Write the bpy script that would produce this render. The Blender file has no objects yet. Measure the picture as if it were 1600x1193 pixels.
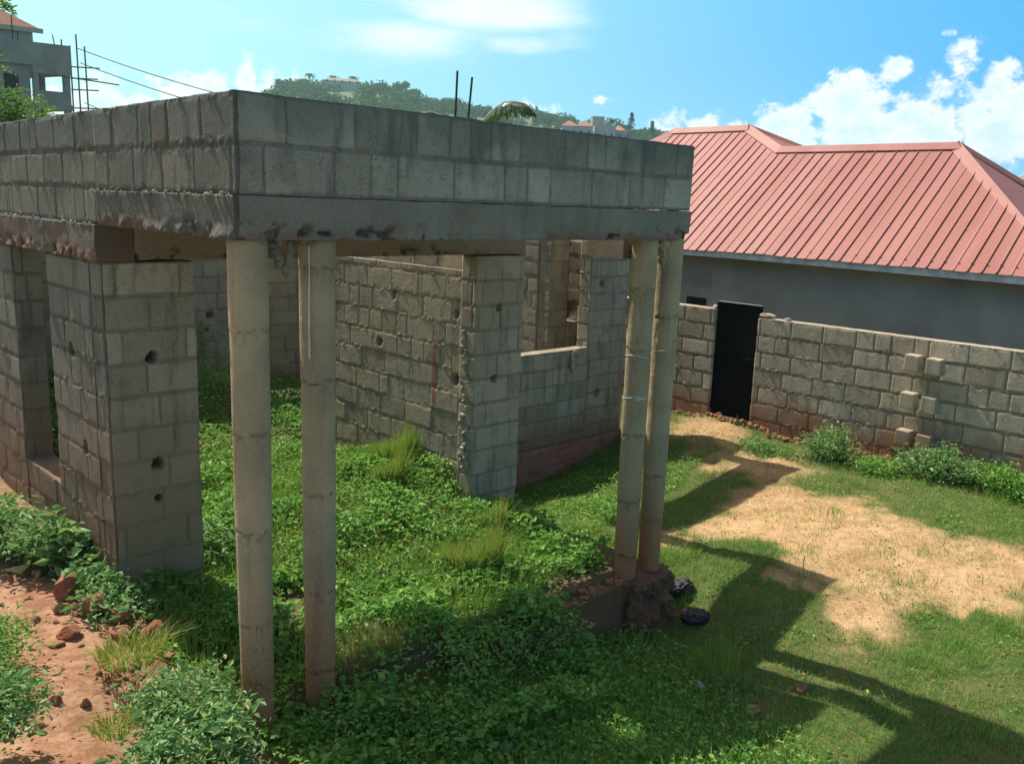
import bpy, math, random
import numpy as np
C = bpy.context.scene
COL = C.collection
R = math.radians
rng = np.random.default_rng(7)
random.seed(7)

# ------------------------------------------------------------ camera (eye at the origin, +X and +Y along the walls)
yaw, pitch, roll = R(44.008), R(11.323), R(2.064)
F = np.array([math.sin(yaw)*math.cos(pitch), math.cos(yaw)*math.cos(pitch), -math.sin(pitch)])
r0 = np.array([math.cos(yaw), -math.sin(yaw), 0.0]); u0 = np.cross(r0, F)
rv = math.cos(roll)*r0 + math.sin(roll)*u0; uv = -math.sin(roll)*r0 + math.cos(roll)*u0
from mathutils import Matrix, Vector
cam = bpy.data.cameras.new('camera'); cam.lens = 1377.7*36/1600; cam.sensor_width = 36
cam.clip_start = 0.05; cam.clip_end = 6000
co = bpy.data.objects.new('camera', cam); COL.objects.link(co)
co.matrix_world = Matrix(((rv[0], uv[0], -F[0], 0), (rv[1], uv[1], -F[1], 0), (rv[2], uv[2], -F[2], 0), (0, 0, 0, 1)))
C.camera = co
C.render.resolution_x = 1024; C.render.resolution_y = 763

# ------------------------------------------------------------ light
SUN = Vector((-0.05, 0.78, 1.0)).normalized()        # towards the sun
sd = bpy.data.lights.new('sun', 'SUN'); sd.energy = 5.0; sd.angle = R(0.55); sd.color = (1.0, 0.93, 0.82)
so = bpy.data.objects.new('sun', sd); COL.objects.link(so)
so.rotation_euler = SUN.to_track_quat('Z', 'Y').to_euler()
so.location = (-4, 30, 40)
C.view_settings.view_transform = 'Standard'; C.view_settings.look = 'None'
C.view_settings.exposure = 0.55; C.view_settings.gamma = 1
C.render.engine = 'CYCLES'
C.cycles.max_bounces = 8; C.cycles.diffuse_bounces = 4; C.cycles.transparent_max_bounces = 8

W = bpy.data.worlds.new('World'); C.world = W; W.use_nodes = True
wt = W.node_tree; wt.nodes.clear()
def wn(t, **k):
    n = wt.nodes.new(t)
    for a, b in k.items(): setattr(n, a, b)
    return n
def wl(a, b): wt.links.new(a, b)
def wm(op, a, b=None, c=None, clamp=False):
    n = wn('ShaderNodeMath', operation=op); n.use_clamp = clamp
    for i, v in enumerate((a, b, c)):
        if v is None: continue
        if isinstance(v, (int, float)): n.inputs[i].default_value = v
        else: wl(v, n.inputs[i])
    return n.outputs[0]
sky = wn('ShaderNodeTexSky', sky_type='NISHITA'); sky.sun_disc = False
sky.sun_elevation = math.asin(SUN.z); sky.sun_rotation = math.atan2(SUN.x, SUN.y)
sky.air_density = 1.0; sky.dust_density = 1.6; sky.ozone_density = 1.0
tc = wn('ShaderNodeTexCoord'); sp = wn('ShaderNodeSeparateXYZ'); wl(tc.outputs['Generated'], sp.inputs[0])
az = wm('MULTIPLY', wm('ARCTAN2', sp.outputs[0], sp.outputs[1]), 57.2958)
el = wm('MULTIPLY', wm('ARCSINE', sp.outputs[2]), 57.2958)
def cloudnoise(scale, detail, seed, sy=1.0):
    mp = wn('ShaderNodeCombineXYZ'); wl(wm('MULTIPLY', az, 0.1), mp.inputs[0]); wl(wm('MULTIPLY', el, 0.1*sy), mp.inputs[1]); mp.inputs[2].default_value = seed
    nz = wn('ShaderNodeTexNoise'); nz.inputs['Scale'].default_value = scale; nz.inputs['Detail'].default_value = detail; nz.inputs['Roughness'].default_value = 0.6
    wl(mp.outputs[0], nz.inputs['Vector']); return nz.outputs['Fac']
def blobs(lst):
    tot = None
    for (a, e, sa, se, w) in lst:
        da = wm('POWER', wm('ABSOLUTE', wm('DIVIDE', wm('SUBTRACT', az, a), sa)), 2.0)
        de = wm('POWER', wm('ABSOLUTE', wm('DIVIDE', wm('SUBTRACT', el, e), se)), 2.0)
        g = wm('MULTIPLY', wm('EXPONENT', wm('MULTIPLY', wm('ADD', da, de), -1.0)), w)
        tot = g if tot is None else wm('MAXIMUM', tot, g)
    return tot
def ramp(x, a, b):
    n = wn('ShaderNodeMapRange'); n.interpolation_type = 'SMOOTHSTEP'
    n.inputs['From Min'].default_value = a; n.inputs['From Max'].default_value = b
    wl(x, n.inputs['Value']); return n.outputs[0]
cum = blobs([(19.5, 4.5, 4.2, 2.0, 1.1), (24.5, 5.2, 2.6, 1.9, 1.1), (27.3, 6.6, .7, 1.9, 1.05), (30, 5.6, 2.4, 1.9, 1.1), (32.0, 5.7, 1.6, 1.4, 1.05),
             (45.0, 5.9, 1.9, .8, .72), (48.9, 6.6, 1.3, .45, .7), (53.5, 4.0, 2.2, 2.0, .95), (57.0, 3.8, 2.6, 1.8, 1.0), (55.3, 5.0, 1.4, 1.2, .9), (60.5, 5.0, 2.6, 2.2, 1.0),
             (63.5, 6.0, 2.8, 2.7, 1.1), (65.8, 8.4, 1.0, 1.0, 1.0), (67.5, 4.9, 3.4, 2.9, 1.0), (71.5, 5.0, 3.6, 3.2, 1.05), (64.5, 4.6, 4.5, 2.2, 1.0), (73, 6.8, 2.5, 2.2, .9), (69.3, 9.0, 1.3, 1.4, .85), (71.5, 7.6, 1.8, 1.4, .85),
             (76, 5, 5, 3, 1.0), (84, 4, 6, 2.5, .9), (8, 4, 6, 2.0, .9), (-5, 4, 8, 2.5, .9), (100, 5, 9, 3, .9), (-30, 6, 12, 4, .9), (130, 6, 14, 4, .9), (170, 7, 16, 4, .9), (-80, 7, 20, 5, .9), (-140, 6, 20, 5, .9)])
n1 = cloudnoise(6.5, 9, 3.1, 1.25)
f1 = wm('ADD', wm('ADD', cum, wm('MULTIPLY', wm('SUBTRACT', n1, 0.5), 1.7)), wm('MULTIPLY', wm('SUBTRACT', cloudnoise(22, 6, 7.7, 1.1), 0.5), .6))
m1 = ramp(f1, 0.40, 0.80)
wis = blobs([(42, 11.4, 6.0, 1.3, 1.25), (37, 9.6, 6, 1.6, .85), (44, 9.6, 4.5, .8, .75), (22.4, 11.2, 1.6, .35, .8), (46, 10.0, 3.5, 1.0, .5), (27, 10, 9, 2.4, .35), (60, 28, 20, 6, .7), (10, 40, 20, 6, .7), (35, 55, 60, 6, .6)])
n2 = cloudnoise(1.8, 5, 9.4, 3.2)
m2 = wm('MULTIPLY', ramp(wm('ADD', wis, wm('MULTIPLY', wm('SUBTRACT', n2, 0.5), 0.9)), 0.25, 1.05), 0.9)
# cloud body: bright tops, bluish grey lower bodies
n3 = cloudnoise(9.0, 6, 5.5, 1.6)
cs = ramp(wm('ADD', wm('MULTIPLY', wm('SUBTRACT', f1, 0.55), 0.9), wm('MULTIPLY', wm('SUBTRACT', n3, .5), 1.1)), 0.0, 0.85)
mixc = wn('ShaderNodeMixRGB'); mixc.inputs[1].default_value = (8.3, 8.6, 8.8, 1); mixc.inputs[2].default_value = (5.5, 7.5, 8.2, 1); wl(cs, mixc.inputs[0])
# low sky: pale cyan haze, brightest towards the sun's side, blending into the physical sky higher up
hz = wn('ShaderNodeMixRGB'); hz.inputs[1].default_value = (4.6, 8.2, 8.4, 1); hz.inputs[2].default_value = (.35, 3.6, 7.6, 1)
wl(ramp(wm('ABSOLUTE', wm('SUBTRACT', az, -5.0)), 10, 88), hz.inputs[0])
hz2 = wn('ShaderNodeMixRGB'); wl(wm('MULTIPLY', ramp(el, 9.5, -1.0), .5), hz2.inputs[0]); wl(hz.outputs[0], hz2.inputs[1]); hz2.inputs[2].default_value = (2.5, 6.9, 8.2, 1)
up = wn('ShaderNodeMixRGB', blend_type='MULTIPLY'); up.inputs[0].default_value = 1; up.inputs[2].default_value = (1.55, 1.3, 1.05, 1); wl(sky.outputs[0], up.inputs[1])
tint = wn('ShaderNodeMixRGB'); wl(ramp(el, 12, 34), tint.inputs[0]); wl(hz2.outputs[0], tint.inputs[1]); wl(up.outputs[0], tint.inputs[2])
mx1 = wn('ShaderNodeMixRGB'); wl(m2, mx1.inputs[0]); wl(tint.outputs[0], mx1.inputs[1]); mx1.inputs[2].default_value = (8.0, 8.6, 8.8, 1)
mx2 = wn('ShaderNodeMixRGB'); wl(m1, mx2.inputs[0]); wl(mx1.outputs[0], mx2.inputs[1]); wl(mixc.outputs[0], mx2.inputs[2])
bg = wn('ShaderNodeBackground'); bg.inputs[1].default_value = 0.09; wl(mx2.outputs[0], bg.inputs[0])
wo = wn('ShaderNodeOutputWorld'); wl(bg.outputs[0], wo.inputs[0])

# ------------------------------------------------------------ noise
def _h(ix, iy, iz, s):
    n = (ix*374761393 + iy*668265263 + iz*2147483647 + s*1274126177) & 0xFFFFFFFF
    n = ((n ^ (n >> 13))*1274126177) & 0xFFFFFFFF
    n = ((n ^ (n >> 16))*2246822519) & 0xFFFFFFFF
    return ((n ^ (n >> 15)) & 0xFFFFFF)/float(0xFFFFFF)
def vn(x, y, s=0, z=None):
    x = np.asarray(x, float); y = np.asarray(y, float)
    ix = np.floor(x).astype(np.int64); iy = np.floor(y).astype(np.int64)
    fx = x-ix; fy = y-iy; fx = fx*fx*(3-2*fx); fy = fy*fy*(3-2*fy)
    k = 0
    a = _h(ix, iy, k, s); b = _h(ix+1, iy, k, s); c = _h(ix, iy+1, k, s); d = _h(ix+1, iy+1, k, s)
    return (a*(1-fx)+b*fx)*(1-fy)+(c*(1-fx)+d*fx)*fy
def fbm(x, y, s=0, o=4):
    t = 0; a = 0.5; n = 0
    for i in range(o):
        t = t+a*vn(np.asarray(x)*2**i+i*17.3, np.asarray(y)*2**i+i*9.1, s+i); n += a; a *= .5
    return t/n
def sstep(a, b, x):
    t = np.clip((x-a)/(b-a), 0, 1); return t*t*(3-2*t)
def hash01(a, b, s=0):
    return _h(np.asarray(a).astype(np.int64), np.asarray(b).astype(np.int64), 3, s)

# ------------------------------------------------------------ object helpers
OFF = {}
def tag(o, label=None, cat=None, group=None, kind=None):
    if label: o['label'] = label
    if cat: o['category'] = cat
    if group: o['group'] = group
    if kind: o['kind'] = kind
    return o
def thing(name, label, cat, loc=(0, 0, 0), group=None):
    o = bpy.data.objects.new(name, None); COL.objects.link(o); o.location = loc; o.empty_display_size = .1
    OFF[o.name] = np.array(loc, float)
    return tag(o, label, cat, group)
def mk(name, V, Fc, mat, parent=None, cols=None, smooth=False, local=False, loc=None):
    """V (n,3); Fc: (m,k) array or list of arrays of faces; cols: dict name -> (n,3)"""
    V = np.asarray(V, float)
    if parent is not None and not local: V = V-OFF[parent.name]
    if parent is None and loc is not None: V = V-np.array(loc)
    if not isinstance(Fc, list): Fc = [Fc]
    Fc = [np.asarray(f) for f in Fc if len(f)]
    me = bpy.data.meshes.new(name)
    me.vertices.add(len(V)); me.vertices.foreach_set('co', V.astype(np.float32).ravel())
    nl = sum(f.size for f in Fc); npoly = sum(len(f) for f in Fc)
    me.loops.add(nl); me.loops.foreach_set('vertex_index', np.concatenate([f.ravel() for f in Fc]).astype(np.int32))
    me.polygons.add(npoly)
    st = []; cur = 0
    for f in Fc:
        st.append(cur+np.arange(len(f))*f.shape[1]); cur += f.size
    me.polygons.foreach_set('loop_start', np.concatenate(st).astype(np.int32))
    sm = np.concatenate([np.full(len(f), bool(smooth) if not isinstance(smooth, (list, tuple)) else smooth[i]) for i, f in enumerate(Fc)])
    me.polygons.foreach_set('use_smooth', sm)
    me.update(calc_edges=True)
    if cols:
        for k, c in cols.items():
            at = me.color_attributes.new(k, 'FLOAT_COLOR', 'POINT')
            c = np.asarray(c, float); 
            if c.ndim == 1: c = np.stack([c, c, c], 1)
            c4 = np.ones((len(V), 4)); c4[:, :3] = c
            at.data.foreach_set('color', c4.astype(np.float32).ravel())
    if mat is not None: me.materials.append(mat)
    me.validate(clean_customdata=False)
    o = bpy.data.objects.new(name, me); COL.objects.link(o)
    if parent is not None: o.parent = parent; OFF[o.name] = OFF[parent.name]
    else:
        OFF[o.name] = np.array(loc if loc is not None else (0, 0, 0), float)
        if loc is not None: o.location = loc
    return o
def struct(name, V, Fc, mat, **k):
    o = mk(name, V, Fc, mat, **k); o['kind'] = 'structure'; return o
class MB:
    def __init__(s): s.V = []; s.F = []; s.n = 0; s.T = []
    def add(s, V, Fc, t=0.5):
        V = np.asarray(V, float); s.V.append(V); s.F += [tuple(int(i)+s.n for i in f) for f in Fc]; s.n += len(V); s.T.append(np.full(len(V), t))
    def box(s, x0, x1, y0, y1, z0, z1, t=.5):
        V = [(x, y, z) for z in (z0, z1) for y in (y0, y1) for x in (x0, x1)]
        s.add(V, [(0, 2, 3, 1), (4, 5, 7, 6), (0, 1, 5, 4), (2, 6, 7, 3), (0, 4, 6, 2), (1, 3, 7, 5)], t)
    def tube(s, pts, r, n=6, t=.5, cap=True):
        pts = [np.array(p, float) for p in pts]; rr = r if isinstance(r, (list, tuple)) else [r]*len(pts)
        V = []; 
        for i, p in enumerate(pts):
            d = pts[min(i+1, len(pts)-1)]-pts[max(i-1, 0)]; d = d/(np.linalg.norm(d)+1e-9)
            a = np.cross(d, (0, 0, 1.0)) if abs(d[2]) < .95 else np.cross(d, (1.0, 0, 0)); a /= np.linalg.norm(a); b = np.cross(d, a)
            for k in range(n):
                q = 2*math.pi*k/n; V.append(p+rr[i]*(math.cos(q)*a+math.sin(q)*b))
        Fq = [(i*n+k, i*n+(k+1) % n, (i+1)*n+(k+1) % n, (i+1)*n+k) for i in range(len(pts)-1) for k in range(n)]
        if cap: Fq += [tuple(range(n))[::-1], tuple((len(pts)-1)*n+k for k in range(n))]
        s.add(V, Fq, t)
    def prism(s, poly, axis, a, b, t=.5):
        """poly 2D in the other two axes, extruded along axis 'x','y','z' from a to b"""
        n = len(poly)
        def p3(p, v): return {'x': (v, p[0], p[1]), 'y': (p[0], v, p[1]), 'z': (p[0], p[1], v)}[axis]
        V = [p3(p, a) for p in poly]+[p3(p, b) for p in poly]
        s.add(V, [tuple(range(n))[::-1], tuple(range(n, 2*n))]+[(i, (i+1) % n, n+(i+1) % n, n+i) for i in range(n)], t)
    def build(s, name, mat, parent=None, **k):
        V = np.concatenate(s.V); by = {}
        for f in s.F: by.setdefault(len(f), []).append(f)
        T = np.concatenate(s.T)
        return mk(name, V, [np.array(v) for v in by.values()], mat, parent, cols={'tint': T}, **k)
def rock(c, sx, sy, sz, seed, n=10):
    """lumpy closed stone, returns V,F"""
    V = []; rr = np.random.default_rng(seed)
    nu, nvv = n+4, n
    u = np.linspace(0, 2*math.pi, nu, endpoint=False); v = np.linspace(0, math.pi, nvv)
    U, Vv = np.meshgrid(u, v)
    x = np.sin(Vv)*np.cos(U); y = np.sin(Vv)*np.sin(U); z = np.cos(Vv)
    # flatten with random planes for a broken look
    P = np.stack([x, y, z], -1)
    for k in range(9):
        d = rr.normal(size=3); d /= np.linalg.norm(d); h = rr.uniform(.5, .85)
        dd = P@d; P = P-np.maximum(dd-h, 0)[..., None]*d
    P *= 1+.06*(rr.random(P.shape[:2])-.5)[..., None]
    P[0] = P[0].mean(0); P[-1] = P[-1].mean(0)
    a = rr.uniform(0, 6.28); ca, sa = math.cos(a), math.sin(a)
    P = np.stack([(P[..., 0]*ca-P[..., 1]*sa)*sx, (P[..., 0]*sa+P[..., 1]*ca)*sy, P[..., 2]*sz], -1)+np.array(c)
    idx = np.arange(nu*nvv).reshape(nvv, nu); Fq = np.stack([idx[:-1], np.roll(idx[:-1], -1, 1), np.roll(idx[1:], -1, 1), idx[1:]], -1).reshape(-1, 4)[:, ::-1]
    return P.reshape(-1, 3), Fq

# ------------------------------------------------------------ materials
def newmat(name):
    m = bpy.data.materials.new(name); m.use_nodes = True; nt = m.node_tree; nt.nodes.clear()
    return m, nt
class NT:
    def __init__(s, name):
        s.m, s.t = newmat(name)
        s.out = s.t.nodes.new('ShaderNodeOutputMaterial'); s.b = s.t.nodes.new('ShaderNodeBsdfPrincipled')
        s.t.links.new(s.b.outputs[0], s.out.inputs[0]); s.b.inputs['Roughness'].default_value = .9
        s.b.inputs['Specular IOR Level'].default_value = .25
        s.c = s.t.nodes.new('ShaderNodeTexCoord').outputs['Object']
    def L(s, a, b): s.t.links.new(a, b)
    def set(s, inp, v):
        if isinstance(v, (int, float)): inp.default_value = v
        elif isinstance(v, tuple): inp.default_value = (*v, 1) if len(v) == 3 else v
        else: s.L(v, inp)
    def noise(s, scale, detail=4, rough=.55, vec=None, stretch=None, dist=0):
        n = s.t.nodes.new('ShaderNodeTexNoise'); n.inputs['Scale'].default_value = scale; n.inputs['Detail'].default_value = detail
        n.inputs['Roughness'].default_value = rough; n.inputs['Distortion'].default_value = dist
        v = vec or s.c
        if stretch:
            mp = s.t.nodes.new('ShaderNodeMapping'); mp.inputs['Scale'].default_value = stretch; s.L(v, mp.inputs[0]); v = mp.outputs[0]
        s.L(v, n.inputs['Vector']); return n.outputs['Fac']
    def voro(s, scale, feat='F1', vec=None):
        n = s.t.nodes.new('ShaderNodeTexVoronoi'); n.feature = feat; n.inputs['Scale'].default_value = scale; s.L(vec or s.c, n.inputs['Vector']); return n.outputs['Distance']
    def math(s, op, a, b=0.0, clamp=False):
        n = s.t.nodes.new('ShaderNodeMath'); n.operation = op; n.use_clamp = clamp; s.set(n.inputs[0], a); s.set(n.inputs[1], b); return n.outputs[0]
    def ramp(s, x, a, b, lo=0., hi=1.):
        n = s.t.nodes.new('ShaderNodeMapRange'); n.interpolation_type = 'SMOOTHSTEP'; s.set(n.inputs['Value'], x)
        for k, v in (('From Min', a), ('From Max', b), ('To Min', lo), ('To Max', hi)): n.inputs[k].default_value = v
        return n.outputs[0]
    def mix(s, f, a, b, mode='MIX'):
        n = s.t.nodes.new('ShaderNodeMixRGB'); n.blend_type = mode; s.set(n.inputs[0], f); s.set(n.inputs[1], a); s.set(n.inputs[2], b); return n.outputs[0]
    def attr(s, name):
        n = s.t.nodes.new('ShaderNodeAttribute'); n.attribute_name = name
        q = s.t.nodes.new('ShaderNodeSeparateColor'); s.L(n.outputs['Color'], q.inputs[0]); return q.outputs
    def xyz(s):
        g = s.t.nodes.new('ShaderNodeNewGeometry'); q = s.t.nodes.new('ShaderNodeSeparateXYZ'); s.L(g.outputs['Position'], q.inputs[0]); return q.outputs
    def bump(s, h, strength=.5, dist=.01, prev=None):
        n = s.t.nodes.new('ShaderNodeBump'); n.inputs['Strength'].default_value = strength; n.inputs['Distance'].default_value = dist
        s.L(h, n.inputs['Height'])
        if prev is not None: s.L(prev, n.inputs['Normal'])
        return n.outputs[0]
    def fin(s, col=None, nrm=None, rough=None):
        if col is not None: s.set(s.b.inputs['Base Color'], col)
        if nrm is not None: s.L(nrm, s.b.inputs['Normal'])
        if rough is not None: s.set(s.b.inputs['Roughness'], rough)
        return s.m

def block_mat(name, lo, hi, mortar, red=(0.26, 0.105, 0.05), zred=(-2.0, -2.7), stain=.6, pit=1.0, moss=(90, 91)):
    n = NT(name); a = n.attr('blk')
    base = n.mix(a[0], lo, hi)
    base = n.mix(n.math('SUBTRACT', 1.0, a[1]), base, mortar)
    big = n.noise(2.2, 5); st = n.noise(3.0, 4, stretch=(2.6, 2.6, .5))
    base = n.mix(n.ramp(big, .35, .7, 0, .4), base, n.mix(.7, base, (0.30, 0.265, 0.20)) if name.startswith('weath') else (0.30, 0.265, 0.20))
    base = n.mix(n.ramp(st, .52, .72, 0, stain), base, (0.055, 0.06, 0.055))
    # coarse aggregate: dark pores
    p = n.voro(85*pit); pores = n.ramp(n.math('ADD', p, n.math('MULTIPLY', n.noise(26, 4), .7)), .46, .62, 1, 0)
    pf = n.math('MULTIPLY', pores, n.ramp(n.noise(4, 3), .35, .6, .3, .95))
    base = n.mix(pf, base, (0.03, 0.03, 0.028))
    base = n.mix(n.ramp(n.noise(120, 3, .7), .5, .72, 0, .55), base, (.26, .25, .21) if name.startswith('weath') else (0.56, 0.52, 0.43)); base = n.mix(n.ramp(n.noise(6, 6, .65), .5, .68, 0, .4), base, (.13, .115, .085))
    base = n.mix(n.ramp(n.noise(5, 3, stretch=(2.2, 2.2, .22)), .60, .70, 0, stain*.8), base, (.17, .12, .07))
    z = n.xyz()[2]
    rd = n.ramp(n.math('ADD', z, n.math('MULTIPLY', n.math('SUBTRACT', n.noise(1.7, 5), .5), 1.1)), zred[0], zred[1])
    base = n.mix(n.math('MULTIPLY', rd, .8), base, red)
    ms = n.ramp(n.math('ADD', z, n.math('MULTIPLY', n.math('SUBTRACT', n.noise(2.7, 5), .5), .9)), moss[0], moss[1])
    base = n.mix(n.math('MULTIPLY', ms, .62), base, (0.085, 0.11, 0.098))
    base = n.mix(a[2], base, (0.24, 0.065, 0.03))
    nb = n.bump(n.noise(75, 6, .75), .55, .006); nb = n.bump(n.math('MULTIPLY', pores, -1), .5, .004, nb); nb = n.bump(n.noise(14, 5, .6), .13, .012, nb)
    return n.fin(base, nb, .95)
M = {}
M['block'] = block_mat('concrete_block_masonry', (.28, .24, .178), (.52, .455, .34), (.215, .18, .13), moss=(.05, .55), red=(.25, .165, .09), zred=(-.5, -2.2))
M['block_shaded'] = block_mat('weathered_shaded_block_masonry', (.105, .10, .078), (.215, .20, .155), (.085, .08, .062), red=(.19, .10, .05), zred=(-1.1, -2.4), stain=.85, moss=(.1, .5))  # shade of the left faces put into the block colour, plus heavier stains
M['block2'] = block_mat('interior_block_masonry', (.26, .22, .155), (.41, .345, .245), (.21, .175, .125), stain=.5, zred=(-2.35, -3.3))
M['bwall'] = block_mat('boundary_block_masonry', (.33, .27, .185), (.56, .475, .34), (.19, .155, .11), zred=(-2.2, -2.75), stain=.35, pit=.8)
M['brick'] = block_mat('red_foundation_brick', (.38, .085, .04), (.56, .15, .07), (.27, .12, .08), stain=.3, zred=(-8, -9))
def conc_mat(name, base, dark, red, zt, zb, streak=.5):
    n = NT(name); z = n.xyz()[2]
    c = n.mix(n.ramp(n.noise(3, 5), .3, .7), base, tuple(v*.72 for v in base))
    c = n.mix(n.ramp(n.noise(3.5, 4, stretch=(3, 3, .35)), .5, .75, 0, streak), c, dark)
    rd = n.ramp(n.math('ADD', z, n.math('MULTIPLY', n.math('SUBTRACT', n.noise(3, 5), .5), .6)), zt, zb)
    c = n.mix(n.math('MULTIPLY', rd, .85), c, red)
    a = n.attr('blk'); c = n.mix(a[2], c, (.2, .075, .04)); c = n.mix(a[0], c, (.025, .022, .018))
    c = n.mix(n.ramp(n.noise(60, 3), .62, .75, 0, .3), c, dark)
    c = n.mix(n.ramp(n.noise(90, 3, .7), .5, .7, 0, .35), c, tuple(v*1.5 for v in base)); nb = n.bump(n.noise(60, 6, .75), .6 if name != 'column_concrete' else .3, .006); nb = n.bump(n.noise(9, 5, .65), .6, .02, nb)
    return n.fin(c, nb, .9)
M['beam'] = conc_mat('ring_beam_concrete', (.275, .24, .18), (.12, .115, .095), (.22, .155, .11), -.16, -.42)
M['beam_shaded'] = conc_mat('weathered_shaded_beam_concrete', (.135, .125, .10), (.06, .058, .048), (.16, .10, .068), -.14, -.40, .7)  # beam concrete darkened to carry the left side's shade, plus stronger streaks
M['column'] = conc_mat('column_concrete', (.43, .335, .20), (.18, .14, .09), (.34, .135, .055), -1.75, -2.6, .5)
M['mud'] = conc_mat('red_mud', (.17, .085, .05), (.06, .038, .028), (.19, .085, .05), -2.6, -3.0, .8)
def plain(name, col, rough=.8, var=.25, scale=8, bump=.3, bd=.01, metal=0, spec=.25):
    n = NT(name); c = n.mix(n.ramp(n.noise(scale, 5), .3, .7), col, tuple(v*(1-var) for v in col))
    t = n.attr('tint')[0]
    c = n.mix(n.ramp(t, 0, 1, 0, .35), c, tuple(min(1, v*1.5) for v in col))
    nb = n.bump(n.noise(scale*6, 4), bump, bd); n.b.inputs['Metallic'].default_value = metal; n.b.inputs['Specular IOR Level'].default_value = spec
    return n.fin(c, nb, rough)
def leafmat(name, c0, c1, c2, trans=.35, rough=.45, tip=None):
    n = NT(name); t = n.attr('tint')
    c = n.mix(t[0], c0, c1); c = n.mix(t[1], c, c2)
    n.fin(c, None, rough); n.b.inputs['Specular IOR Level'].default_value = .2
    tr = n.t.nodes.new('ShaderNodeBsdfTranslucent'); c2_ = n.mix(.35, c, (.28, .55, .08)); n.L(c2_, tr.inputs[0])
    mx = n.t.nodes.new('ShaderNodeMixShader'); mx.inputs[0].default_value = trans; n.L(n.b.outputs[0], mx.inputs[1]); n.L(tr.outputs[0], mx.inputs[2]); n.L(mx.outputs[0], n.out.inputs[0])
    return n.m
M['weed'] = leafmat('weed_leaves', (.06, .20, .03), (.29, .49, .11), (.45, .45, .09), .35, .6)
M['bush'] = leafmat('bush_leaves', (.07, .19, .045), (.27, .43, .18), (.38, .38, .13), .3, .55)
M['lawn'] = leafmat('lawn_blades', (.11, .25, .035), (.22, .38, .07), (.42, .36, .15), .3, .7)
M['tus'] = leafmat('tussock_blades', (.13, .27, .04), (.26, .34, .06), (.45, .27, .09), .35, .6)
M['dry'] = leafmat('dry_grass_blades', (.20, .20, .07), (.30, .25, .11), (.36, .27, .14), .3, .7)
M['tree'] = leafmat('tree_leaves', (.05, .12, .03), (.09, .20, .04), (.2, .28, .05), .45)
M['far'] = leafmat('hill_tree_leaves', (.012, .042, .028), (.042, .095, .045), (.10, .14, .06), .2, .9)
M['banana'] = leafmat('banana_leaf', (.02, .06, .022), (.035, .085, .03), (.1, .12, .06), .15)
M['bark'] = plain('bark', (.12, .09, .06), .9)
M['plaster'] = plain('grey_cement_plaster', (.34, .295, .27), .9, .35, 1.1, .2)
M['fascia'] = plain('weathered_white_fascia', (.62, .58, .54), .85, .45, 6)
M['gate'] = plain('black_metal_sheet', (.012, .012, .014), .8, .4, 5, .05, .001, 0, .05)
M['gateedge'] = plain('bare_metal_edge', (.35, .35, .36), .5)
M['dark'] = plain('dark_opening', (.01, .01, .012), .6)
M['stone'] = plain('red_stone', (.30, .15, .085), .95, .45, 14, .6)
M['brickpc'] = plain('broken_brick', (.30, .12, .065), .95, .35, 20, .5)
M['bag'] = plain('black_plastic_film', (.012, .012, .014), .32, .3, 14, .8, .02, 0, .6)
M['bottle'] = plain('crumpled_pale_blue_plastic', (.35, .45, .52), .3, .3, 20, .3, .004, 0, .6)
M['rust'] = plain('rusty_steel_bar', (.05, .035, .03), .7)
M['wire'] = plain('black_cable', (.03, .035, .04), .6)
M['twine'] = plain('pale_twine', (.55, .6, .52), .7)
M['pale'] = plain('pale_concrete', (.30, .27, .22), .9, .3, 3)
M['pole'] = plain('wooden_pole', (.18, .12, .08), .9)
M['bfar'] = plain('far_building_concrete', (.30, .27, .24), .9, .3, 1)
M['tile'] = plain('far_orange_roof_tile', (.40, .16, .09), .8, .25, 3)
M['mortar'] = plain('rough_mortar', (.42, .36, .27), .95, .4, 25, .8, .01)
# red roof sheeting
n = NT('red_roof_sheet'); cc = n.mix(n.ramp(n.noise(.7, 4, stretch=(.5, 2.5, 1)), .35, .7), n.mix(n.ramp(n.noise(1.3, 2, stretch=(.02, 1, .02)), .4, .6), (.50, .235, .20), (.57, .32, .28)), (.60, .33, .285))
cc = n.mix(n.ramp(n.noise(26, 3), .68, .78, 0, .4), cc, (.5, .42, .38)); cc = n.mix(n.ramp(n.noise(3, 6), .55, .8, 0, .35), cc, (.55, .3, .22))
n.b.inputs['Specular IOR Level'].default_value = .25
M['roof'] = n.fin(n.mix(1.0, n.mix(n.ramp(n.noise(.9, 5, .7), .5, .75, 0, .5), cc, (.42, .2, .15)), (.60, .44, .42), 'MULTIPLY'), n.bump(n.noise(5, 3), .15, .01), .58)
# ground
n = NT('ground_soil_and_turf'); a = n.attr('mask')
soil = n.mix(n.ramp(n.noise(2.5, 6), .3, .7), (.33, .19, .085), (.47, .30, .15))
soil = n.mix(n.ramp(n.noise(35, 4), .45, .7, 0, .5), soil, (.56, .42, .26)); soil = n.mix(n.ramp(n.noise(60, 3), .6, .75, 0, .5), soil, (.22, .11, .055))
soil = n.mix(n.ramp(n.noise(9, 7, .75), .50, .60, 0, .7), soil, (.26, .185, .08)); soil = n.mix(n.ramp(n.noise(110, 2), .6, .72, 0, .6), soil, (.6, .5, .36))
soil = n.mix(a[2], soil, n.mix(n.ramp(n.noise(7, 6, .7), .35, .65), (.25, .12, .065), (.40, .235, .145)))
turf = n.mix(n.ramp(n.noise(5, 6), .35, .65), (.055, .095, .02), (.11, .12, .04)); turf = n.mix(n.ramp(n.noise(40, 3), .5, .7, 0, .5), turf, (.16, .11, .05))
gc = n.mix(a[0], soil, turf)
gc = n.mix(n.math('MULTIPLY', a[1], .85), gc, (.045, .04, .022))
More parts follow.
